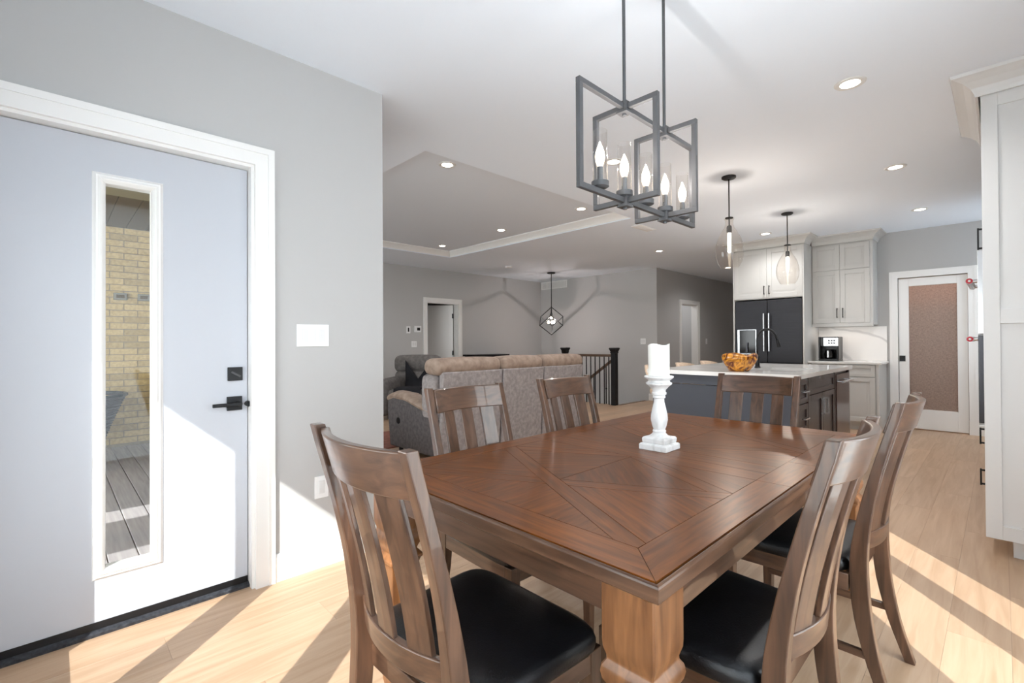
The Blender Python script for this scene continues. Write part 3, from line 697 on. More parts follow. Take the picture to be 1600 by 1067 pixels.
# apron
ai = 0.03
ax0, ay0 = tl(TXa+ai, TYa+ai); ax1, ay1 = tl(TXb-ai, TYb-ai)
ab, at_ = 0.655, TT-0.036
for (a, b_, c, d, mm) in ((ax0+0.1, ax1-0.1, ay0, ay0+0.022, 'x'), (ax0+0.1, ax1-0.1, ay1-0.022, ay1, 'x'), (ax0, ax0+0.022, ay0+0.1, ay1-0.1, 'y'), (ax1-0.022, ax1, ay0+0.1, ay1-0.1, 'y')):
    OB('apron', B(a, b_, c, d, ab, at_), 'chair_'+mm, table, bev=0.003)
def table_leg(cx_, cy_):
    w = 0.0625
    prof = [(0.62, 0.030), (0.60, 0.05), (0.52, 0.058)]
    rows = [(0.0, 0.036), (0.02, 0.040), (0.30, 0.052), (0.44, 0.056), (0.455, 0.060), (0.462, 0.066), (0.47, 0.066), (0.478, 0.060), (0.49, 0.050), (0.505, 0.056), (0.517, 0.0625), (0.532, 0.066), (0.547, 0.0635), (0.558, 0.056), (0.566, 0.0555), (0.585, 0.0615), (0.60, w), (at_, w)]
    def ringr(z, r):
        c = r*0.06; pts = []
        for sx, sy in ((-1, -1), (1, -1), (1, 1), (-1, 1)):
            if sx*sy > 0: pts += [(sx*r, sy*(r-c), z), (sx*(r-c), sy*r, z)]
            else: pts += [(sx*(r-c), sy*r, z), (sx*r, sy*(r-c), z)]
        return pts
    bm = nb(); loft(bm, [ringr(z, r) for z, r in rows])
    o = OB('leg', bm, 'table_leg', table, smooth='auto'); o.location = (cx_, cy_, 0); return o
li = 0.022+0.0625
for x, y in ((ax0-0.008+0.0625, ay0-0.008+0.0625), (ax1+0.008-0.0625, ay0-0.008+0.0625), (ax1+0.008-0.0625, ay1+0.008-0.0625), (ax0-0.008+0.0625, ay1+0.008-0.0625)): table_leg(x, y)

# ------------------------------------------------------------------ dining chairs
def post_y(z):      # fore-aft centre of the rear post by height
    pts = [(0, -0.285), (0.15, -0.235), (0.30, -0.205), (0.45, -0.195), (0.55, -0.20), (0.70, -0.225), (0.85, -0.262), (1.025, -0.312)]
    for (a, ya), (b_, yb) in zip(pts, pts[1:]):
        if z <= b_:
            t_ = (z-a)/(b_-a); t_ = t_
            return ya+(yb-ya)*t_
    return pts[-1][1]
def py(z): return (post_y(max(z-0.05, 0))+post_y(z)*2+post_y(min(z+0.05, 1.025)))/4 if 0.06 < z < 0.97 else post_y(z)
def arc(x, hw=0.19, b_=0.045): return -b_*(1-(x/hw)**2)
def make_chair(label):
    t = thing('dining_chair', label, 'chair', (0, 0, 0), 0, 'dining chairs around the table')
    ZT = 1.03
    for s in (-1, 1):
        bm = nb(); rings = []
        for k in range(22):
            z = ZT*k/21; w = 0.016+0.003*math.exp(-((z-0.45)/0.15)**2); dp = 0.0135+0.012*math.exp(-((z-0.40)/0.3)**2)
            xc = s*(0.208-0.008*(1-z/ZT)); yc = py(z)
            rings.append([(xc-w, yc-dp, z), (xc+w, yc-dp, z), (xc+w, yc+dp, z), (xc-w, yc+dp, z)])
        loft(bm, rings)
        OB('rear_post', bm, 'chair_z', t, bev=0.003)
    def curved(z0, z1, th, hw=0.192, b_=0.045, n=14, dy=0.0):
        bm = nb(); rings = []
        for k in range(n+1):
            x = -hw+2*hw*k/n; a = arc(x, hw, b_)
            r_ = []
            for z, off in ((z0, -th/2), (z0, th/2), (z1, th/2), (z1, -th/2)): r_.append((x, py(z)+0.012+dy+a+off, z))
            rings.append(r_)
        return loft(bm, rings)
    OB('crest_rail', curved(0.922, 1.022, 0.022), 'chair_x', t, bev=0.004, smooth='auto')
    OB('lower_rail', curved(0.515, 0.575, 0.020), 'chair_x', t, bev=0.003, smooth='auto')
    for c in (-0.112, 0, 0.112):
        bm = nb(); rings = []; hw = 0.033
        for k in range(9):
            z = 0.57+(0.93-0.57)*k/8; r_ = []
            for x in (c-hw, c, c+hw): r_.append((x, py(z)+0.012+arc(x)-0.006, z))
            for x in (c+hw, c, c-hw): r_.append((x, py(z)+0.012+arc(x)+0.006, z))
            rings.append(r_)
        loft(bm, rings); OB('slat', bm, 'chair_z', t, bev=0.002)
    # seat frame
    fr, bk = 0.24, -0.17
    for s in (-1, 1):
        bm = nb(); prism(bm, [(s*0.20, bk), (s*0.222, bk), (s*0.242, fr), (s*0.218, fr)][::s], 0.385, 0.44)
        OB('side_rail', bm, 'chair_y', t, bev=0.002)
    OB('front_rail', B(-0.22, 0.22, fr-0.022, fr, 0.385, 0.44), 'chair_x', t, bev=0.002)
    OB('back_rail', B(-0.2, 0.2, bk-0.01, bk+0.012, 0.385, 0.44), 'chair_x', t, bev=0.002)
    for s in (-1, 1):
        bm = nb(); loft(bm, [[(s*0.222+sx*w, fr-0.02+sy*w, z) for sx, sy in ((-1, -1), (1, -1), (1, 1), (-1, 1))] for w, z in ((0.015, 0), (0.021, 0.38), (0.021, 0.4405))])
        OB('front_leg', bm, 'chair_z', t, bev=0.002)
        OB('side_stretcher', B(s*0.205-0.009, s*0.205+0.009, -0.215, fr-0.03, 0.17, 0.195), 'chair_y', t, bev=0.002)
    # cushion
    bm = nb(); sec = []
    n = 28
    def outline(k):
        a = 2*PI*k/n; ca, sa = math.cos(a), math.sin(a); e = 0.28
        x = math.copysign(abs(ca)**e, ca); y = math.copysign(abs(sa)**e, sa); return x, y
    for sc, z in ((0.97, 0.4405), (0.995, 0.446), (1.0, 0.456), (1.0, 0.468), (0.985, 0.480), (0.95, 0.489), (0.88, 0.495), (0.7, 0.5), (0.4, 0.502), (0.12, 0.503)):
        ring = []
        for k in range(n):
            x, y = outline(k); yy = y*sc*0.212+0.035; wid = 0.230+0.030*((yy+0.18)/0.43)
            ring.append((x*sc*wid, yy, z))
        sec.append(ring)
    loft(bm, sec); OB('seat_cushion', bm, 'leather', t, smooth=True)
    return t
CH = [((-0.973, 0.785), 0, 'dining chair with its back to the viewer at the near end of the table'),
      ((-0.545, 1.335), PI/2, 'dining chair on the right side of the table, nearer of two'),
      ((-0.535, 2.15), PI/2, 'dining chair on the right side of the table, farther of two'),
      ((-1.425, 1.385), -PI/2, 'dining chair in front of the sofa, left and larger of two'),
      ((-1.425, 2.10), -PI/2, 'dining chair in front of the sofa, right and smaller of two'),
      ((-0.995, 2.66), PI, 'dining chair facing the viewer at the far end by the island')]
proto = make_chair(CH[0][2])
for k, ((x, y), rz, lab) in enumerate(CH):
    o = proto if k == 0 else copy_tree(proto)
    o.location = (x, y, 0); o.rotation_euler = (0, 0, rz); o['label'] = lab

# ------------------------------------------------------------------ candle holder and candle
hx, hy = -1.02, 1.865
t = thing('candle_holder', 'whitewashed turned wooden candle holder on the dining table', 'candle holder', (hx, hy, TT), 0)
bm = nb(); loft(bm, [[(sx*w, sy*w, z) for sx, sy in ((-1, -1), (1, -1), (1, 1), (-1, 1))] for w, z in ((0.061, 0), (0.062, 0.003), (0.062, 0.021), (0.058, 0.026), (0.049, 0.028), (0.052, 0.033), (0.053, 0.047), (0.048, 0.053), (0.02, 0.054))])
OB('square_base', bm, 'candle_wood', t, bev=0.0015)
OB('turned_stem', lathe(nb(), [(0.046, 0.052), (0.034, 0.060), (0.026, 0.070), (0.028, 0.078), (0.024, 0.084), (0.030, 0.10), (0.035, 0.125), (0.034, 0.145), (0.028, 0.175), (0.022, 0.20), (0.021, 0.215), (0.026, 0.218), (0.026, 0.226), (0.024, 0.229), (0.030, 0.232), (0.031, 0.240), (0.027, 0.244), (0.028, 0.252), (0.042, 0.268), (0.053, 0.276), (0.054, 0.282), (0.046, 0.286), (0.044, 0.292), (0.050, 0.296), (0.060, 0.304), (0.061, 0.310), (0.055, 0.3125), (0.01, 0.3125)], 32), 'candle_wood', t, smooth='auto', angle=0.7)
t = thing('pillar_candle', 'tall ivory pillar candle with wavy rim on the whitewashed holder', 'candle', (hx, hy, TT+0.3125), 0)
bm = nb(); seg = 32; rings = []
for z, r in ((0, 0.044), (0.125, 0.0445)):
    rings.append([(r*math.cos(2*PI*i/seg), r*math.sin(2*PI*i/seg), z) for i in range(seg)])
rings.append([(0.0445*math.cos(2*PI*i/seg), 0.0445*math.sin(2*PI*i/seg), 0.133+0.004*math.sin(2*PI*i/seg*3)) for i in range(seg)])
rings.append([(0.038*math.cos(2*PI*i/seg), 0.038*math.sin(2*PI*i/seg), 0.131+0.004*math.sin(2*PI*i/seg*3)) for i in range(seg)])
rings.append([(0.03*math.cos(2*PI*i/seg), 0.03*math.sin(2*PI*i/seg), 0.118) for i in range(seg)])
loft(bm, rings); OB('wax_body', bm, 'wax', t, smooth='auto')
OB('wick', cyl(nb(), (0, 0, 0.117), (0.002, 0, 0.128), 0.0012, 6), 'dark', t)

# ------------------------------------------------------------------ chandelier
CX, CA, CB, CZ0, CZ1 = -1.0, 1.58, 1.891, 1.768, 2.128
t = thing('chandelier', 'dark metal open frame chandelier with five candle bulbs in glass over the table', 'chandelier', (CX, (CA+CB)/2, CZ0), 0)
cy0 = (CA+CB)/2
def rel(x, y, z): return (x-CX, y-cy0, z-CZ0)
def rect_frame(pts, w=0.024):
    bm = nb(); h = w/2
    for a, b_ in zip(pts, pts[1:]+pts[:1]):
        a, b_ = Vector(a), Vector(b_); d = (b_-a).normalized()*h
        bar(bm, a-d, b_+d, w, (1, 0.3, 0.2) if abs(d.z) > 0 else (0, 0, 1))
    return bm
ya, yb = 1.300, 2.15
def flat_frame(axis, c, a0, a1, z0, z1, w=0.020, th=0.009):
    """flat bars: wide w in the plane? deep th"""
    bm = nb(); h = w/2
    def bx(a, b_, zz0, zz1):
        if axis == 'y': box(bm, c-CX-th, c-CX+th, a-cy0, b_-cy0, zz0-CZ0, zz1-CZ0)
        else: box(bm, a-CX, b_-CX, c-cy0-th, c-cy0+th, zz0-CZ0, zz1-CZ0)
    bx(a0-h, a1+h, z0-h, z0+h); bx(a0-h, a1+h, z1-h, z1+h); bx(a0-h, a0+h, z0+h, z1-h); bx(a1-h, a1+h, z0+h, z1-h)
    return bm
OB('long_frame', flat_frame('y', CX, ya, yb, CZ0, CZ1), 'bronze', t, bev=0.0015)
for yc in (CA, CB):
    OB('cross_frame', flat_frame('x', yc, CX-0.133, CX+0.133, CZ0, CZ1), 'bronze', t, bev=0.0015)
    for z, s in ((CZ0, -1), (CZ1, -1)):
        p = rel(CX, yc, z); bm = nb(); box(bm, p[0]-0.019, p[0]+0.019, p[1]-0.019, p[1]+0.019, p[2]-0.019, p[2]+0.019)
        box(bm, p[0]-0.023, p[0]+0.023, p[1]-0.023, p[1]+0.023, p[2]-0.025, p[2]-0.019); cyl(bm, (p[0], p[1], p[2]-0.033), (p[0], p[1], p[2]-0.025), 0.008)
        OB('hub', bm, 'bronze', t, bev=0.001)
    p = rel(CX, yc, CZ1); OB('rod', cyl(nb(), (p[0], p[1], p[2]+0.01), (p[0], p[1], C-CZ0-0.02), 0.0065), 'bronze', t, smooth='auto')
for yc in (CA, CB): OB('ceiling_canopy', lathe(nb(), [(0.04, C-CZ0-0.0001), (0.04, C-CZ0-0.012), (0.01, C-CZ0-0.018)], 24, (0, yc-cy0)), 'bronze', t, smooth='auto')
flm = nb
for k in range(5):
    yk = 1.418+k*0.1585; p = rel(CX, yk, CZ0+0.012)
    OB('candle_cup', lathe(nb(), [(0.012, 0.0), (0.024, 0.002), (0.0315, 0.006), (0.0315, 0.024), (0.027, 0.024), (0.024, 0.012), (0.005, 0.012)], 24, p[:2]), 'bronze', t, smooth='auto').location = (0, 0, p[2])
    OB('candle_sleeve', cyl(nb(), (p[0], p[1], 0.012), (p[0], p[1], 0.078), 0.0105, 16), 'bronze', t, smooth='auto').location = (0, 0, p[2])
    OB('bulb', lathe(nb(), [(0.007, 0.078), (0.010, 0.083), (0.0155, 0.10), (0.0175, 0.115), (0.015, 0.132), (0.009, 0.15), (0.003, 0.163), (0.0008, 0.168)], 16, p[:2]), 'bulb', t, smooth=True).location = (0, 0, p[2])
    pl_ = bpy.data.lights.new('bulb_glow', 'POINT'); pl_.energy = 1.2; pl_.color = (1, 0.95, 0.9); pl_.shadow_soft_size = 0.003
    po_ = bpy.data.objects.new('bulb_glow', pl_); COL.objects.link(po_); po_.parent = t; po_.location = (p[0], p[1], p[2]+0.173)
    OB('glass_cylinder', lathe(nb(), [(0.0265, 0.014), (0.0265, 0.208), (0.0245, 0.208), (0.0245, 0.014)], 28, p[:2], cap=False), 'lamp_glass', t, smooth='auto').location = (0, 0, p[2])

# ------------------------------------------------------------------ island pendants
def jug_pendant(x, y, label):
    t = thing('pendant_light', label, 'pendant light', (x, y, C), 0, 'glass jug pendants over the island')
    OB('ceiling_canopy', lathe(nb(), [(0.062, 0), (0.062, -0.014), (0.05, -0.022), (0.012, -0.026)], 28), 'black', t, smooth='auto')
    OB('rod', cyl(nb(), (0, 0, -0.024), (0, 0, -0.46), 0.0055), 'black', t, smooth=True)
    OB('collar', lathe(nb(), [(0.006, -0.37), (0.034, -0.378), (0.034, -0.388), (0.006, -0.392)], 20), 'black', t, smooth='auto')
    OB('socket', lathe(nb(), [(0.018, -0.455), (0.022, -0.47), (0.022, -0.515), (0.017, -0.52)], 18), 'bronze', t, smooth='auto')
    OB('bulb', lathe(nb(), [(0.012, -0.52), (0.016, -0.54), (0.015, -0.62), (0.013, -0.69), (0.004, -0.705)], 16), 'bulb2', t, smooth=True)
    prof = [(0.044, -0.385), (0.040, -0.395), (0.034, -0.41), (0.034, -0.445), (0.045, -0.475), (0.072, -0.52), (0.10, -0.575), (0.117, -0.64), (0.122, -0.69), (0.118, -0.74), (0.105, -0.79), (0.085, -0.828), (0.074, -0.845)]
    OB('glass_jug', lathe(nb(), prof, 36, cap=False), 'jug_glass', t, smooth=True)
    ld = bpy.data.lights.new('pendant_glow', 'POINT'); ld.energy = 9; ld.color = (1, 0.9, 0.8); ld.shadow_soft_size = 0.005
    lo = bpy.data.objects.new('pendant_glow', ld); COL.objects.link(lo); lo.parent = t; lo.location = (0, 0, -0.74)
jug_pendant(-1.737, 4.49, 'clear glass jug pendant over the island, nearer and larger one')
jug_pendant(-1.757, 6.28, 'clear glass jug pendant over the island, farther one near the fridge')

# cage pendant over the stairs
t = thing('pendant_light', 'cube-shaped wire cage pendant with clustered bulbs hanging over the stairs', 'pendant light', (-6.85, 7.86, C), 0)
OB('ceiling_canopy', lathe(nb(), [(0.09, 0), (0.09, -0.015), (0.075, -0.025), (0.012, -0.03)], 24), 'black', t, smooth='auto')
OB('rod', cyl(nb(), (0, 0, -0.028), (0, 0, -0.76), 0.008), 'black', t)
cc = Vector((0, 0, -1.06)); h = 0.175*1.0
rot = Matrix.Rotation(0.4, 3, 'Z') @ Vector((1, 1, 1)).normalized().rotation_difference(Vector((0, 0, 1))).to_matrix()
vs = {}
for i in range(8):
    q = Vector(((i & 1)*2-1, (i >> 1 & 1)*2-1, (i >> 2 & 1)*2-1))*h; vs[i] = cc+rot @ q
for i in range(8):
    for b_ in (1, 2, 4):
        if not i & b_: OB('cage_bar', bar(nb(), vs[i], vs[i | b_], 0.014), 'black', t)
for k, (dx, dy, dz) in enumerate(((0.07, 0, -0.02), (-0.035, 0.06, -0.02), (-0.035, -0.06, -0.02), (0, 0, 0.08))):
    p = cc+Vector((dx, dy, dz))
    b_ = OB('bulb', lathe(nb(), [(0.008, 0.03), (0.02, 0.015), (0.028, -0.005), (0.02, -0.028), (0.004, -0.036)], 14), 'bulb2', t, smooth=True); b_.location = p
    s_ = OB('bulb_arm', cyl(nb(), p+Vector((0, 0, 0.03)), cc+Vector((0, 0, 0.22)), 0.006), 'black', t)
OB('stem', cyl(nb(), cc+Vector((0, 0, 0.2)), cc+Vector((0, 0, 0.32)), 0.012), 'black', t)
ld = bpy.data.lights.new('cage_glow', 'POINT'); ld.energy = 10; ld.color = (1, 0.86, 0.82); ld.shadow_soft_size = 0.008
lo = bpy.data.objects.new('cage_glow', ld); COL.objects.link(lo); lo.parent = t; lo.location = cc+Vector((0, 0, -0.08))

# ------------------------------------------------------------------ cabinet building blocks
def shaker_y(parent, name, x0, x1, z0, z1, Y, m, w=0.055, handle=None, s=-1, hm='black'):
    """panel front facing -Y at plane Y"""
    bm = nb(); g_ = 0.0015
    x0 += g_; x1 -= g_; z0 += g_; z1 -= g_
    w = min(w, (z1-z0)*0.3)
    box(bm, x0, x0+w, Y-0.02, Y, z0, z1); box(bm, x1-w, x1, Y-0.02, Y, z0, z1)
    box(bm, x0+w, x1-w, Y-0.02, Y, z0, z0+w); box(bm, x0+w, x1-w, Y-0.02, Y, z1-w, z1)
    o = OB(name, bm, m, parent, bev=0.002)
    pb = nb(); box(pb, x0+w, x1-w, Y-0.009, Y-0.001, z0+w, z1-w)
    if x1-x0 > 0.2 and z1-z0 > 0.25:
        box(pb, x0+w+0.03, x1-w-0.03, Y-0.012, Y-0.009, z0+w+0.03, z1-w-0.03)
    OB('panel', pb, m, o)
    if handle:
        hx_, hz_, vert, L = handle; hb = nb()
        if vert:
            box(hb, hx_-0.005, hx_+0.005, Y-0.05, Y-0.04, hz_-L/2, hz_+L/2)
            for zz in (hz_-L/2+0.01, hz_+L/2-0.01): box(hb, hx_-0.005, hx_+0.005, Y-0.04, Y-0.02, zz-0.005, zz+0.005)
        else:
            box(hb, hx_-L/2, hx_+L/2, Y-0.05, Y-0.04, hz_-0.005, hz_+0.005)
            for xx in (hx_-L/2+0.01, hx_+L/2-0.01): box(hb, xx-0.005, xx+0.005, Y-0.04, Y-0.02, hz_-0.005, hz_+0.005)
        OB('handle', hb, hm, o)
    return o
def shaker_x(parent, name, y0, y1, z0, z1, X, m, w=0.055, handle=None, s=1, hm='chrome'):
    """front facing +X (s=1) or -X (s=-1)"""
    bm = nb(); g_ = 0.0015; y0 += g_; y1 -= g_; z0 += g_; z1 -= g_; w = min(w, (z1-z0)*0.3)
    box(bm, X, X+s*0.02, y0, y0+w, z0, z1); box(bm, X, X+s*0.02, y1-w, y1, z0, z1)
    box(bm, X, X+s*0.02, y0+w, y1-w, z0, z0+w); box(bm, X, X+s*0.02, y0+w, y1-w, z1-w, z1)
    o = OB(name, bm, m, parent, bev=0.002)
    OB('panel', B(X+s*0.001, X+s*0.009, y0+w, y1-w, z0+w, z1-w), m, o)
    if handle:
        hy_, hz_, vert, L = handle; hb = nb()
        if vert:
            box(hb, X+s*0.045, X+s*0.055, hy_-0.006, hy_+0.006, hz_-L/2, hz_+L/2)
            for zz in (hz_-L/2+0.01, hz_+L/2-0.01): box(hb, X+s*0.02, X+s*0.045, hy_-0.006, hy_+0.006, zz-0.006, zz+0.006)
        else:
            box(hb, X+s*0.045, X+s*0.055, hy_-L/2, hy_+L/2, hz_-0.006, hz_+0.006)
            for yy in (hy_-L/2+0.01, hy_+L/2-0.01): box(hb, X+s*0.02, X+s*0.045, yy-0.006, yy+0.006, hz_-0.006, hz_+0.006)
        OB('handle', hb, hm, o)
    return o
kprof = [(0.0, 0.0), (0.012, 0.0), (0.018, 0.02), (0.03, 0.045), (0.06, 0.075), (0.095, 0.095), (0.11, 0.10), (0.115, 0.118), (0.0, 0.118)]
def crown_path(bm, pts, z):      # pts: horizontal path, outward offset to the right-hand side of travel
    rings = []; n = len(pts)
    for i, p in enumerate(pts):
        p = Vector((*p, 0)); dirs = []
        if i > 0: dirs.append((p-Vector((*pts[i-1], 0))).normalized())
        if i < n-1: dirs.append((Vector((*pts[i+1], 0))-p).normalized())
        ns = [Vector((d.y, -d.x, 0)) for d in dirs]; nn = sum(ns, Vector()); 
        nn = nn/nn.dot(ns[0]) if len(ns) == 2 else nn
        rings.append([p+nn*o+Vector((0, 0, z+h)) for o, h in kprof])
    return loft(bm, rings)

# fridge surround cabinet
fx0, fx1 = -2.94, -1.955
t = thing('fridge_cabinet', 'pale cabinet with two doors above the dark refrigerator', 'cabinet', (0, 0, 0))
bm = nb(); box(bm, fx0+0.02, fx1-0.02, 7.75, YK-0.001, 1.86, 2.63)
OB('body', bm, 'cab', t)
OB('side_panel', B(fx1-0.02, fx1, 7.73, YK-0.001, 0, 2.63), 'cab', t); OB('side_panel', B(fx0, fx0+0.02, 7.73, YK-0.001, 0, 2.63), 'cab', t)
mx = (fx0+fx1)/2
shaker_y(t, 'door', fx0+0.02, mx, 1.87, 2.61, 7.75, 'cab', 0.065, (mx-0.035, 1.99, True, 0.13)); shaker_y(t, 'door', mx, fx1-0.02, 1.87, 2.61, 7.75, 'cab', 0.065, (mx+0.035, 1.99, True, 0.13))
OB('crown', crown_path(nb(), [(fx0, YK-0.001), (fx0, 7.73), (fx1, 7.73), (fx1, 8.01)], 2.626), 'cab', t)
# refrigerator
t = thing('refrigerator', 'dark stainless french door refrigerator with water dispenser', 'refrigerator', (0, 0, 0))
OB('body', B(fx0+0.03, fx1-0.03, 7.80, 8.45, 0.02, 1.835), 'slate', t)
fl, fr_ = fx0+0.03, fx1-0.03; mm_ = (fl+fr_)/2
dl = OB('left_door', B(fl, mm_-0.003, 7.735, 7.795, 0.60+0.3, 1.84), 'slate', t, bev=0.006)
dr = OB('right_door', B(mm_+0.003, fr_, 7.735, 7.795, 0.60+0.3, 1.84), 'slate', t, bev=0.006)
fd = OB('freezer_drawer', B(fl, fr_, 7.735, 7.795, 0.06, 0.89), 'slate', t, bev=0.006)
for par, x in ((dl, mm_-0.035), (dr, mm_+0.035)):
    bm = nb(); cyl(bm, (x, 7.685, 1.07), (x, 7.685, 1.64), 0.0125, 14)
    for z in (1.09, 1.62): cyl(bm, (x, 7.685, z), (x, 7.74, z), 0.01, 10)
    OB('handle', bm, 'chrome', par, smooth='auto')
bm = nb(); cyl(bm, (fl+0.08, 7.685, 0.8), (fr_-0.08, 7.685, 0.8), 0.0125, 14)
for x in (fl+0.1, fr_-0.1): cyl(bm, (x, 7.685, 0.8), (x, 7.74, 0.8), 0.01, 10)
OB('handle', bm, 'chrome', fd, smooth='auto')
dx0, dx1, dz0, dz1 = -2.875, -2.6, 1.02, 1.40
d_ = OB('water_dispenser', B(dx0+0.012, dx1-0.012, 7.728, 7.7352, dz0+0.012, dz1-0.012), 'disp', t)
bm = nb(); box(bm, dx0, dx0+0.03, 7.722, 7.7352, dz0, dz1); box(bm, dx1-0.01, dx1, 7.722, 7.7352, dz0, dz1); box(bm, dx0+0.03, dx1-0.01, 7.722, 7.7352, dz1-0.007, dz1); box(bm, dx0+0.03, dx1-0.01, 7.722, 7.7352, dz0, dz0+0.01)
OB('chrome_frame', bm, 'chrome', d_)
bm = nb(); box(bm, -2.745, -2.72, 7.70, 7.728, 1.05, 1.2); box(bm, dx0+0.05, dx1-0.03, 7.69, 7.728, 1.035, 1.045); OB('paddle', bm, 'steel_d', d_)

# upper cabinets with crown
ux0, ux1 = -1.954, -1.225
t = thing('wall_cabinet', 'pale wall cabinet of four doors above the coffee maker', 'cabinet', (0, 0, 0))
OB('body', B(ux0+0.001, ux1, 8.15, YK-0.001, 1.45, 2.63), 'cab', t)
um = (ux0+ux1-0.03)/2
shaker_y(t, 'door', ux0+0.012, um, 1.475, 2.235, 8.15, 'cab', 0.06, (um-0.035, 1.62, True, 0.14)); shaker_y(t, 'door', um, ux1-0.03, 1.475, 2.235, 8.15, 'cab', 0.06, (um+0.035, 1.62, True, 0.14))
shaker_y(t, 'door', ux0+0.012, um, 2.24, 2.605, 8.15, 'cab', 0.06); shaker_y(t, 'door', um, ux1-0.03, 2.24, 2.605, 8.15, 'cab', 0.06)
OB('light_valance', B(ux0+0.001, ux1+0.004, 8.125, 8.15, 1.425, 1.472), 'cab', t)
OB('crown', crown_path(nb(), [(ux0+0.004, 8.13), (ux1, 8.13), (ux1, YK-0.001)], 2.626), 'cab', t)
# under cabinet light: a real strip
ls = OB('strip_light', B(ux0+0.05, ux1-0.05, 8.2, 8.22, 1.438, 1.449), emit('strip_glow', (1, 0.93, 0.85), 3), t)
ad = bpy.data.lights.new('strip', 'AREA'); ad.shape = 'RECTANGLE'; ad.size = 0.6; ad.size_y = 0.03; ad.energy = 0.8; ad.color = (1, 0.92, 0.85)
ao = bpy.data.objects.new('strip_beam', ad); COL.objects.link(ao); ao.location = (-1.59, 8.24, 1.43); ao.parent = t
# base cabinet, worktop, splash
t = thing('base_cabinet', 'pale base cabinet with drawers over doors under the coffee maker', 'cabinet', (0, 0, 0))
bx1 = -1.15
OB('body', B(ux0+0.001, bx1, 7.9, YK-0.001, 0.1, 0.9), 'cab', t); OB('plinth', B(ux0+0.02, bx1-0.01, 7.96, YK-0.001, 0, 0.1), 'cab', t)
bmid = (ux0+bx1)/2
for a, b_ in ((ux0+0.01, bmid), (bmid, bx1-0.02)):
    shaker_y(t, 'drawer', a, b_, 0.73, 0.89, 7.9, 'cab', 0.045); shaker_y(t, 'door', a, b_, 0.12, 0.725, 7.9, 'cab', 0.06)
OB('end_panel', B(bx1-0.005, bx1+0.02, 7.88, YK-0.001, 0, 0.9), 'cab', t)
t = tag(OB('worktop', B(ux0+0.001, -1.10, 7.86, YK-0.0015, 0.9005, 0.93), 'quartz', bev=0.004), 'white worktop beneath the coffee maker', 'worktop')
t = tag(OB('backsplash', B(ux0+0.001, -1.12, YK-0.0195, YK-0.001, 0.9305, 1.425), 'marble'), 'white veined marble backsplash behind the coffee maker', 'backsplash')
# coffee maker
t = thing('coffee_maker', 'black drip coffee maker with steel panel on the worktop', 'coffee maker', (-1.735, 8.18, 0.9305), 0)
bm = nb(); box(bm, -0.125, 0.125, -0.13, 0.13, 0, 0.03); box(bm, -0.125, 0.125, 0.02, 0.13, 0.03, 0.35); box(bm, -0.125, -0.10, -0.13, 0.02, 0.03, 0.35); box(bm, 0.10, 0.125, -0.13, 0.02, 0.03, 0.35); box(bm, -0.10, 0.10, -0.128, 0.02, 0.21, 0.35)
OB('body', bm, mat('appliance_black', lin((20, 20, 22)), 0.3), t, bev=0.008)
cp = OB('control_panel', B(-0.06, 0.123, -0.138, -0.129, 0.215, 0.335), 'chrome', t, bev=0.002)
for r_ in range(2):
    for c_ in range(3): OB('button', B(0.0+c_*0.032, 0.02+c_*0.032, -0.1405, -0.138, 0.25+r_*0.035, 0.265+r_*0.035), 'black', cp)
OB('carafe', lathe(nb(), [(0.05, 0.032), (0.062, 0.05), (0.066, 0.10), (0.055, 0.14), (0.045, 0.155), (0.047, 0.165)], 20, (0.0, -0.06)), 'disp', t, smooth=True)
OB('carafe_handle', B(-0.01, 0.01, -0.16, -0.128, 0.05, 0.15), 'chrome', t, bev=0.003)

# ------------------------------------------------------------------ island
t = thing('kitchen_island', 'dark kitchen island cabinet with charcoal end panel facing the table', 'kitchen island', (0, 0, 0))
IX0, IX1, IY0, IY1 = -2.62, -1.26, 4.66, 6.7
bm = nb(); box(bm, -2.05, IX1-0.001, IY0+0.02, 5.1, 0.08, 0.89); box(bm, -2.05, IX1-0.001, 5.82, IY1-0.02, 0.08, 0.89); box(bm, -2.05, -1.83, 5.1, 5.82, 0.08, 0.89); box(bm, -1.35, IX1-0.001, 5.1, 5.82, 0.08, 0.89); OB('core', bm, 'espresso', t)
bm = nb(); box(bm, IX0, IX1, IY0, IY0+0.02, 0, 0.79); OB('end_panel', bm, 'navy', t, bev=0.002)
OB('end_rail', B(IX0, IX1, IY0-0.006, IY0+0.02, 0.795, 0.89), 'navy', t, bev=0.002)
bm = nb(); box(bm, -2.2, -2.05, IY1-0.04, IY1, 0, 0.89); OB('far_panel', bm, 'navy', t)
OB('plinth', B(-2.0, IX1-0.05, IY0+0.03, IY1-0.03, 0, 0.08), 'dark', t)
for y in (4.66, 5.0, 6.0, 6.66): OB('stile', B(IX1-0.02, IX1+0.022, y+0.0, y+0.045, 0.0, 0.89), 'espresso', t)
for z0, z1 in ((0.66, 0.88), (0.40, 0.655), (0.1, 0.395)): shaker_x(t, 'drawer', 4.71, 5.0, z0, z1, IX1, 'espresso', 0.05, (4.855, (z0+z1)/2, False, 0.13))
shaker_x(t, 'false_drawer_front', 5.05, 5.995, 0.72, 0.88, IX1, 'espresso', 0.045)
shaker_x(t, 'door', 5.05, 5.52, 0.1, 0.715, IX1, 'espresso', 0.055, (5.46, 0.58, True, 0.16)); shaker_x(t, 'door', 5.525, 5.995, 0.1, 0.715, IX1, 'espresso', 0.055, (5.59, 0.58, True, 0.16))
t = thing('dishwasher', 'dark stainless dishwasher with bar handle built into the island', 'dishwasher', (0, 0, 0))
OB('front_panel', B(IX1, IX1+0.03, 6.05, 6.65, 0.1, 0.86), mat('dishwasher_steel', lin((88, 70, 66)), 0.18, metal=0.8), t, bev=0.004)
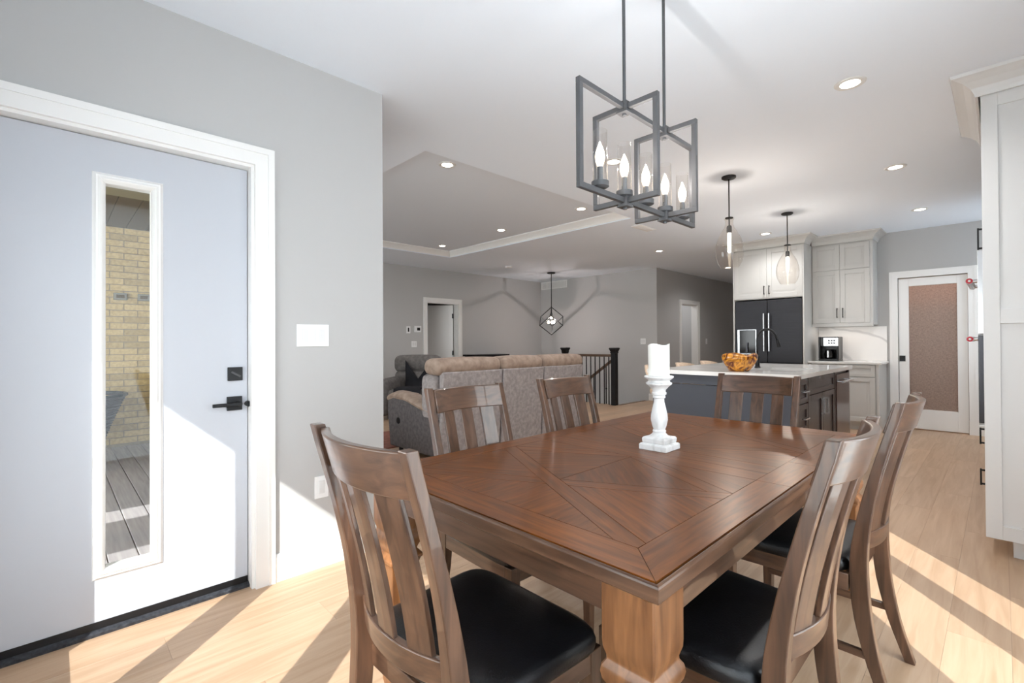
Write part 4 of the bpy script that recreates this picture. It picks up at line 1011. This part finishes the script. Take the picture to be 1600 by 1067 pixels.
OB('kick_plate', B(IX1-0.03, IX1-0.002, 6.06, 6.64, 0.0, 0.079), 'dark', t)
bm = nb(); cyl(bm, (IX1+0.075, 6.1, 0.78), (IX1+0.075, 6.6, 0.78), 0.012, 12)
for y in (6.13, 6.57): cyl(bm, (IX1+0.028, y, 0.78), (IX1+0.075, y, 0.78), 0.01, 10)
OB('handle', bm, 'chrome', t, smooth='auto')
# island worktop with sink opening
SXa, SXb, SYa, SYb = -1.80, -1.37, 5.12, 5.80
bm = nb(); wx0, wx1, wy0, wy1 = -2.66, -1.215, 4.615, 6.75
for a, b_, c, d in ((wx0, SXa, wy0, wy1), (SXb, wx1, wy0, wy1), (SXa, SXb, wy0, SYa), (SXa, SXb, SYb, wy1)): box(bm, a, b_, c, d, 0.8905, 0.93)
bmesh.ops.remove_doubles(bm, verts=bm.verts[:], dist=1e-5)
tag(OB('island_worktop', bm, 'quartz'), 'white quartz island worktop with a sink cut out', 'worktop')
t = thing('sink', 'steel undermount sink set in the island worktop', 'sink', ((SXa+SXb)/2, (SYa+SYb)/2, 0.89), 0)
hx_, hy_ = (SXb-SXa)/2-0.001, (SYb-SYa)/2-0.001
bm = nb(); box(bm, -hx_, hx_, -hy_, hy_, -0.2, -0.19)
for a in ((-hx_, -hx_+0.008, -hy_, hy_), (hx_-0.008, hx_, -hy_, hy_), (-hx_+0.008, hx_-0.008, -hy_, -hy_+0.008), (-hx_+0.008, hx_-0.008, hy_-0.008, hy_)): box(bm, *a, -0.19, 0.003)
OB('basin', bm, 'sinkm', t); OB('drain', cyl(nb(), (0, 0, -0.19), (0, 0, -0.186), 0.045, 20), 'chrome', t)
# faucet
t = thing('kitchen_faucet', 'black gooseneck pull-down faucet on the island', 'faucet', (-1.875, 5.60, 0.93), 0)
OB('base', lathe(nb(), [(0.03, 0), (0.03, 0.012), (0.023, 0.02), (0.022, 0.13), (0.014, 0.14)], 20), 'black', t, smooth='auto')
dv = Vector((0.85, 0.52, 0)).normalized()
pts = [Vector((0, 0, 0.13)), Vector((0, 0, 0.22)), Vector((0, 0, 0.30))]
for k in range(1, 13):
    a = PI*k/13; pts.append(dv*(0.095*(1-math.cos(a)))+Vector((0, 0, 0.31+0.115*math.sin(a))))
pts.append(pts[-1]+Vector((0, 0, -0.03))+dv*0.01)
OB('gooseneck', tube(nb(), pts, 0.013, 12), 'black', t, smooth=True)
OB('spray_head', cyl(nb(), pts[-1], pts[-1]+Vector((0, 0, -0.08))+dv*0.02, 0.015, 14, 0.018), 'black', t, smooth='auto')
OB('lever', tube(nb(), [(0, 0, 0.1), (0.0, -0.045, 0.11), (0.0, -0.075, 0.14)], 0.006, 8), 'black', t, smooth=True)
# burl bowl
t = thing('wooden_bowl', 'glossy burl wood bowl with irregular rim on the island', 'bowl', (-1.80, 4.86, 0.9305), 0)
bm = nb(); seg = 40; rings = []
def rr(i, z, r):
    a = 2*PI*i/seg; q = 1+0.05*math.sin(2*a+0.6)+0.04*math.sin(5*a)+0.03*math.sin(9*a+z*30)
    return (r*q*math.cos(a), r*q*math.sin(a), z+(0.012*math.sin(3*a+1) if z > 0.12 else 0))
for r, z in ((0.075, 0.0), (0.09, 0.01), (0.115, 0.04), (0.138, 0.08), (0.152, 0.12), (0.150, 0.15), (0.140, 0.167), (0.128, 0.167), (0.125, 0.15), (0.12, 0.09), (0.09, 0.05), (0.04, 0.035)): rings.append([rr(i, z, r) for i in range(seg)])
loft(bm, rings); tag_ = OB('bowl_body', bm, 'burl', t, smooth=True)
OB('foot', lathe(nb(), [(0.07, -0.0003), (0.076, 0.006), (0.07, 0.009)], 30), 'burl', t)

# bar stools
def stool(y, label):
    t = thing('bar_stool', label, 'bar stool', (-2.64, y, 0), 0, 'beige bar stools at the island')
    OB('seat', rbox(-0.18, 0.18, -0.2, 0.2, 0.62, 0.70, 0.035), 'stoolf', t, smooth=True)
    bm = nb(); rings = []
    for k in range(9):
        z = 0.70+0.25*k/8; hw = 0.24+0.04*math.sin(PI*k/8)-0.06*max(0, (k-5)/3)**2; r_ = []
        for i in range(9): u = -1+2*i/8; r_.append((-0.15+0.10*u*u-0.15*k/8-0.02, u*hw, z-0.02*abs(u)**3*k/8))
        for i in range(9): u = 1-2*i/8; r_.append((-0.15+0.10*u*u-0.15*k/8+0.02, u*hw, z-0.02*abs(u)**3*k/8))
        rings.append(r_)
    loft(bm, rings); OB('backrest', bm, 'stoolf', t, smooth=True, bev=0)
    for sx in (-1, 1):
        for sy in (-1, 1): OB('leg', cyl(nb(), (sx*0.12, sy*0.15, 0), (sx*0.09, sy*0.12, 0.625), 0.012, 10), 'black', t)
    bm = nb()
    for a, b_ in (((-0.112, -0.142), (0.112, -0.142)), ((0.112, -0.142), (0.112, 0.142)), ((0.112, 0.142), (-0.112, 0.142)), ((-0.112, 0.142), (-0.112, -0.142))): cyl(bm, (*a, 0.22), (*b_, 0.22), 0.008, 8)
    OB('footrest', bm, 'black', t)
for y, lab in ((5.12, 'beige bar stool mostly hidden behind the pillar candle'), (5.88, 'beige bar stool back just right of the candle'), (6.6, 'beige bar stool back left of the burl bowl')): stool(y, lab)

# ------------------------------------------------------------------ pantry
t = struct('door_4', box(box(box(box(nb(), PX0+0.005, PX0+0.115, YK+0.03, YK+0.07, 0.012, 2.08), PX1-0.105, PX1-0.005, YK+0.03, YK+0.07, 0.012, 2.08), PX0+0.115, PX1-0.105, YK+0.03, YK+0.07, 0.012, 0.278), PX0+0.115, PX1-0.105, YK+0.03, YK+0.07, 1.972, 2.08), 'trim', bev=0.002)
OB('pane', B(PX0+0.115, PX1-0.105, YK+0.045, YK+0.053, 0.278, 1.972), 'obscured', t)
OB('pull', B(PX0+0.01, PX0+0.075, YK+0.022, YK+0.03, 0.93, 1.01), 'black', t, bev=0.002)
pb = nb(); box(pb, PX0-0.4, XR+0.3, 10.0, 10.1, 0, C); box(pb, PX0-0.5, PX0-0.4, YK+WT, 10.1, 0, C); box(pb, XR+0.2, XR+0.3, YK+WT, 10.1, 0, C)
struct('wall_pantry', pb, 'pantryw')
struct('floor_pantry', B(PX0-0.4, XR+0.2, YK, 10.0, -0.011, -0.001), 'plank')
t = thing('pantry_shelving', 'brown pantry shelves behind the obscured glass door', 'shelf', (-0.6, 9.75, 0), 0)
for z in (0.4, 0.85, 1.3, 1.75): OB('shelf_board', B(-0.6, 0.6, -0.2, 0.2, z, z+0.03), 'railwood', t)
for x in (-0.6, 0.6): OB('side_board', B(x-0.012, x+0.012, -0.2, 0.2, 0, 2.1), 'railwood', t)
ld = bpy.data.lights.new('pantry_fill', 'POINT'); ld.energy = 25; ld.color = (1, 0.86, 0.72); ld.shadow_soft_size = 0.1  # added fill behind the obscured glass, no fixture
lo = bpy.data.objects.new('pantry_fill', ld); COL.objects.link(lo); lo.location = (-0.6, 9.2, 2.5)

# ------------------------------------------------------------------ tall white cabinet on the right and the ovens behind it
t = thing('tall_cabinet', 'tall white panelled pantry cabinet reaching the ceiling at right', 'cabinet', (0, 0, 0))
tx0, tx1, ty0, ty1 = -0.069, XR-0.001, 3.84, 4.83
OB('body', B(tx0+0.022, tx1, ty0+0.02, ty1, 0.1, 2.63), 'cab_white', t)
bm = nb(); box(bm, tx0, tx0+0.068, ty0, ty0+0.02, 0.1, 2.63); box(bm, tx1-0.068, tx1, ty0, ty0+0.02, 0.1, 2.63)
for z0, z1 in ((0.1, 0.178), (1.318, 1.402), (2.555, 2.63)): box(bm, tx0+0.068, tx1-0.068, ty0, ty0+0.02, z0, z1)
fr2 = OB('side_frame', bm, 'cab_white', t, bev=0.0015)
for z0, z1 in ((0.178, 1.318), (1.402, 2.555)): OB('panel', B(tx0+0.068, tx1-0.068, ty0+0.012, ty0+0.0205, z0, z1), 'cab_white', fr2)
OB('plinth', B(0.04, tx1, ty0+0.05, ty1-0.03, 0, 0.1), 'cab_white', t)
shaker_x(t, 'door', ty0+0.02, ty1, 1.36, 2.6, tx0+0.0215, 'cab_white', 0.06, None, -1); shaker_x(t, 'door', ty0+0.02, ty1, 0.12, 1.355, tx0+0.0215, 'cab_white', 0.06, None, -1)
cb_ = crown_path(nb(), [(tx0-0.01, ty1), (tx0-0.01, ty0-0.005), (tx1, ty0-0.005)], 2.626)
OB('crown', cb_, 'cab_white', t)
t = thing('oven_cabinet', 'pale cabinet run with square black pulls behind the tall white cabinet', 'cabinet', (0, 0, 0))
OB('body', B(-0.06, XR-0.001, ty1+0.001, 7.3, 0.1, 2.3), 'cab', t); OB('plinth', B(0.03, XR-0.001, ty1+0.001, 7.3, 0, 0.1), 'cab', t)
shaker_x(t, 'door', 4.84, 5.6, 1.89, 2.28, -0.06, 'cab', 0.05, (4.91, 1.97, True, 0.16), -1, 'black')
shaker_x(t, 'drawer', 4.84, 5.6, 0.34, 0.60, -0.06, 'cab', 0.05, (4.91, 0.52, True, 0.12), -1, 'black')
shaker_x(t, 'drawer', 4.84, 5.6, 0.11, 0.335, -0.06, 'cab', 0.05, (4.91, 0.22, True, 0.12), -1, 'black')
t = thing('wall_oven', 'stainless double wall oven seen edge-on with red handle badges', 'oven', (0, 0, 0))
OB('upper_door', B(-0.115, -0.061, 4.85, 5.58, 1.27, 1.88), 'chrome', t, bev=0.003); OB('lower_door', B(-0.115, -0.061, 4.85, 5.58, 0.62, 1.26), 'steel_d', t, bev=0.003)
for z in (1.665, 1.232):
    bm = nb(); cyl(bm, (-0.16, 4.92, z), (-0.16, 5.52, z), 0.021, 16)
    for y in (4.97, 5.47): cyl(bm, (-0.16, y, z), (-0.114, y, z), 0.014, 12)
    h_ = OB('handle', bm, 'chrome', t, smooth='auto')
    OB('badge', cyl(nb(), (-0.16, 4.915, z), (-0.16, 4.92, z), 0.020, 16), 'red', h_); OB('badge_centre', cyl(nb(), (-0.16, 4.913, z), (-0.16, 4.9155, z), 0.008, 12), 'plate', h_)

# ------------------------------------------------------------------ sofa
t = thing('sofa', 'long taupe suede reclining sofa seen from behind', 'sofa', (-3.95, 2.78, 0), 0)
# local: y 0..2.42 along the back, x negative forward (seat side)
def arm(y0, y1, nm):
    prof = [(-0.10, 0.06), (-0.10, 0.50), (-0.25, 0.55), (-0.6, 0.63), (-0.85, 0.64), (-0.97, 0.60), (-0.99, 0.5), (-0.93, 0.06)]
    bm = nb(); rings = []
    for y, k in ((y0, 0.0), (y0+0.0, 1), (y1, 1)):
        pass
    loft(bm, [[(x, y, z) for x, z in prof] for y in (y0, y1)])
    o = OB(nm, bm, 'sofa_dark', t, bev=0.02, smooth='auto', seg=3)
    pts = [(-0.14, 0.55), (-0.3, 0.585), (-0.6, 0.655), (-0.85, 0.665), (-0.97, 0.63)]
    bm = nb(); rings = []
    for x, z in pts:
        hw = (y1-y0)/2+0.015; yc = (y0+y1)/2
        rings.append([(x, yc+hw*math.cos(a), z-0.035+0.055*math.sin(a)) for a in [2*PI*i/14 for i in range(14)]])
    loft(bm, rings); OB('armrest_pad', bm, 'sofa_top', t, smooth='auto')
    return o
a1 = arm(0.0, 0.2, 'arm'); arm(2.2, 2.4, 'arm')
OB('release_handle', lathe(nb(), [(0.036, 0), (0.036, 0.006), (0.02, 0.008)], 18), 'black', a1, smooth='auto').location = (-0.74, 0.0, 0.36)
a1.children[0].rotation_euler = (PI/2, 0, 0)
OB('base', B(-0.93, -0.12, 0.2, 2.2, 0.06, 0.3), 'sofa_dark', t)
ysp = [(0.06, 0.88), (0.90, 1.58), (1.60, 2.36)]
for k, (a, b_) in enumerate(ysp):
    bm = nb()      # back panel, leaning
    tp, bt = (0.01, 0.885), (-0.04, 0.04)
    o_ = 0.02*(k-1)
    loft(bm, [[(-0.08, a, 0.04), (-0.03, a, 0.04), (-0.03, b_, 0.04), (-0.08, b_, 0.04)], [(-0.05, a, 0.5), (0.0, a, 0.5), (0.0, b_, 0.5), (-0.05, b_, 0.5)], [(-0.05, a, 0.925), (0.028, a, 0.925), (0.028, b_, 0.925), (-0.05, b_, 0.925)]])
    OB('back_panel', bm, 'sofa', t, bev=0.015, seg=3, smooth='auto')
    ya_, yb_ = ((0.0, 0.885), (0.895, 1.59), (1.60, 2.40))[k]
    OB('head_cushion', rbox(-0.26, 0.018, ya_, yb_, 0.89, 1.06, 0.07, puff=0.012), 'sofa_top', t, smooth=True)
    OB('back_cushion', rbox(-0.30, -0.07, ya_+0.01 if k else 0.0, yb_-0.01, 0.42, 0.90, 0.06, puff=0.02), 'sofa', t, smooth=True)
    OB('seat_cushion', rbox(-0.93, -0.28, max(a, 0.205), min(b_, 2.195), 0.28, 0.47, 0.05, puff=0.015), 'sofa', t, smooth=True)
for x in (-0.85, -0.15):
    for y in (0.1, 2.3): OB('foot', cyl(nb(), (x, y, 0), (x, y, 0.065), 0.025), 'black', t)
# recliner
t = thing('recliner', 'grey padded recliner armchair near the open doorway', 'armchair', (-6.9, 4.36, 0), math.radians(40), None)
# faces local -x ... front is -y
OB('head_cushion', rbox(-0.40, 0.40, 0.22, 0.46, 0.72, 1.0, 0.08, puff=0.02), 'recl', t, smooth=True)
OB('back_cushion', rbox(-0.38, 0.38, 0.20, 0.44, 0.38, 0.74, 0.07, puff=0.03), 'recl', t, smooth=True)
OB('seat_cushion', rbox(-0.29, 0.29, -0.42, 0.28, 0.26, 0.47, 0.06, puff=0.02), 'recl', t, smooth=True)
for s in (-1, 1): OB('arm', rbox(s*0.36-0.085, s*0.36+0.085, -0.42, 0.40, 0.05, 0.64, 0.07, puff=0.01), 'recl', t, smooth=True)
OB('base', B(-0.3, 0.3, -0.36, 0.4, 0.0, 0.27), 'sofa_dark', t)
bm = nb()      # draped throw with a pointed corner over the back and seat
cols = 12; rows_ = [(0.16, 0.70), (0.165, 0.60), (0.15, 0.48), (0.02, 0.49), (-0.2, 0.495), (-0.43, 0.49), (-0.46, 0.3), (-0.46, 0.1)]
rings = []
for j, (y, z) in enumerate(rows_):
    r_ = []
    for i in range(cols+1):
        u = i/cols; x = -0.17+0.44*u
        zz = z+(0.25*abs(u-0.25) if False else 0)
        if j == 0: zz = 0.93-0.32*min(1, u*2) if u < 0.5 else 0.61+0.28*(u-0.5)*2
        if j == 1: zz = 0.60
        r_.append((x, y-0.01+0.008*math.sin(i*2.1+j), zz))
    rings.append(r_)
vsr = [[bm.verts.new(p) for p in r_] for r_ in rings]
for a, b_ in zip(vsr, vsr[1:]):
    for i in range(cols): bm.faces.new([a[i], a[i+1], b_[i+1], b_[i]])
th = OB('throw', bm, 'blk_fab', None, smooth=True); md = th.modifiers.new('s', 'SOLIDIFY'); md.thickness = 0.02; md.offset = 0
th.location = (-6.9, 4.36, 0); th.rotation_euler = (0, 0, math.radians(40)); tag(th, 'black throw draped over the recliner seat and back', 'throw')
# rug strip seen left of the sofa arm
tag(OB('area_rug', B(-5.9, -4.95, 2.0, 5.4, 0.0005, 0.012), 'redwood'), 'reddish brown rug edge just left of the sofa arm', 'rug')
# dark console behind the sofa
t = thing('console_table', 'black console whose flat top peeks over the sofa back', 'console table', (-7.9, 7.0, 0), 0)
OB('top', B(-0.2, 0.2, -0.62, 0.4, 0.93, 0.965), 'black', t, bev=0.004)
OB('cabinet_body', B(-0.18, 0.17, -0.58, 0.36, 0.1, 0.93), 'dark', t)
for x in (-0.16, 0.15):
    for y in (-0.55, 0.33): OB('leg', B(x-0.02, x+0.02, y-0.02, y+0.02, 0, 0.1), 'black', t)
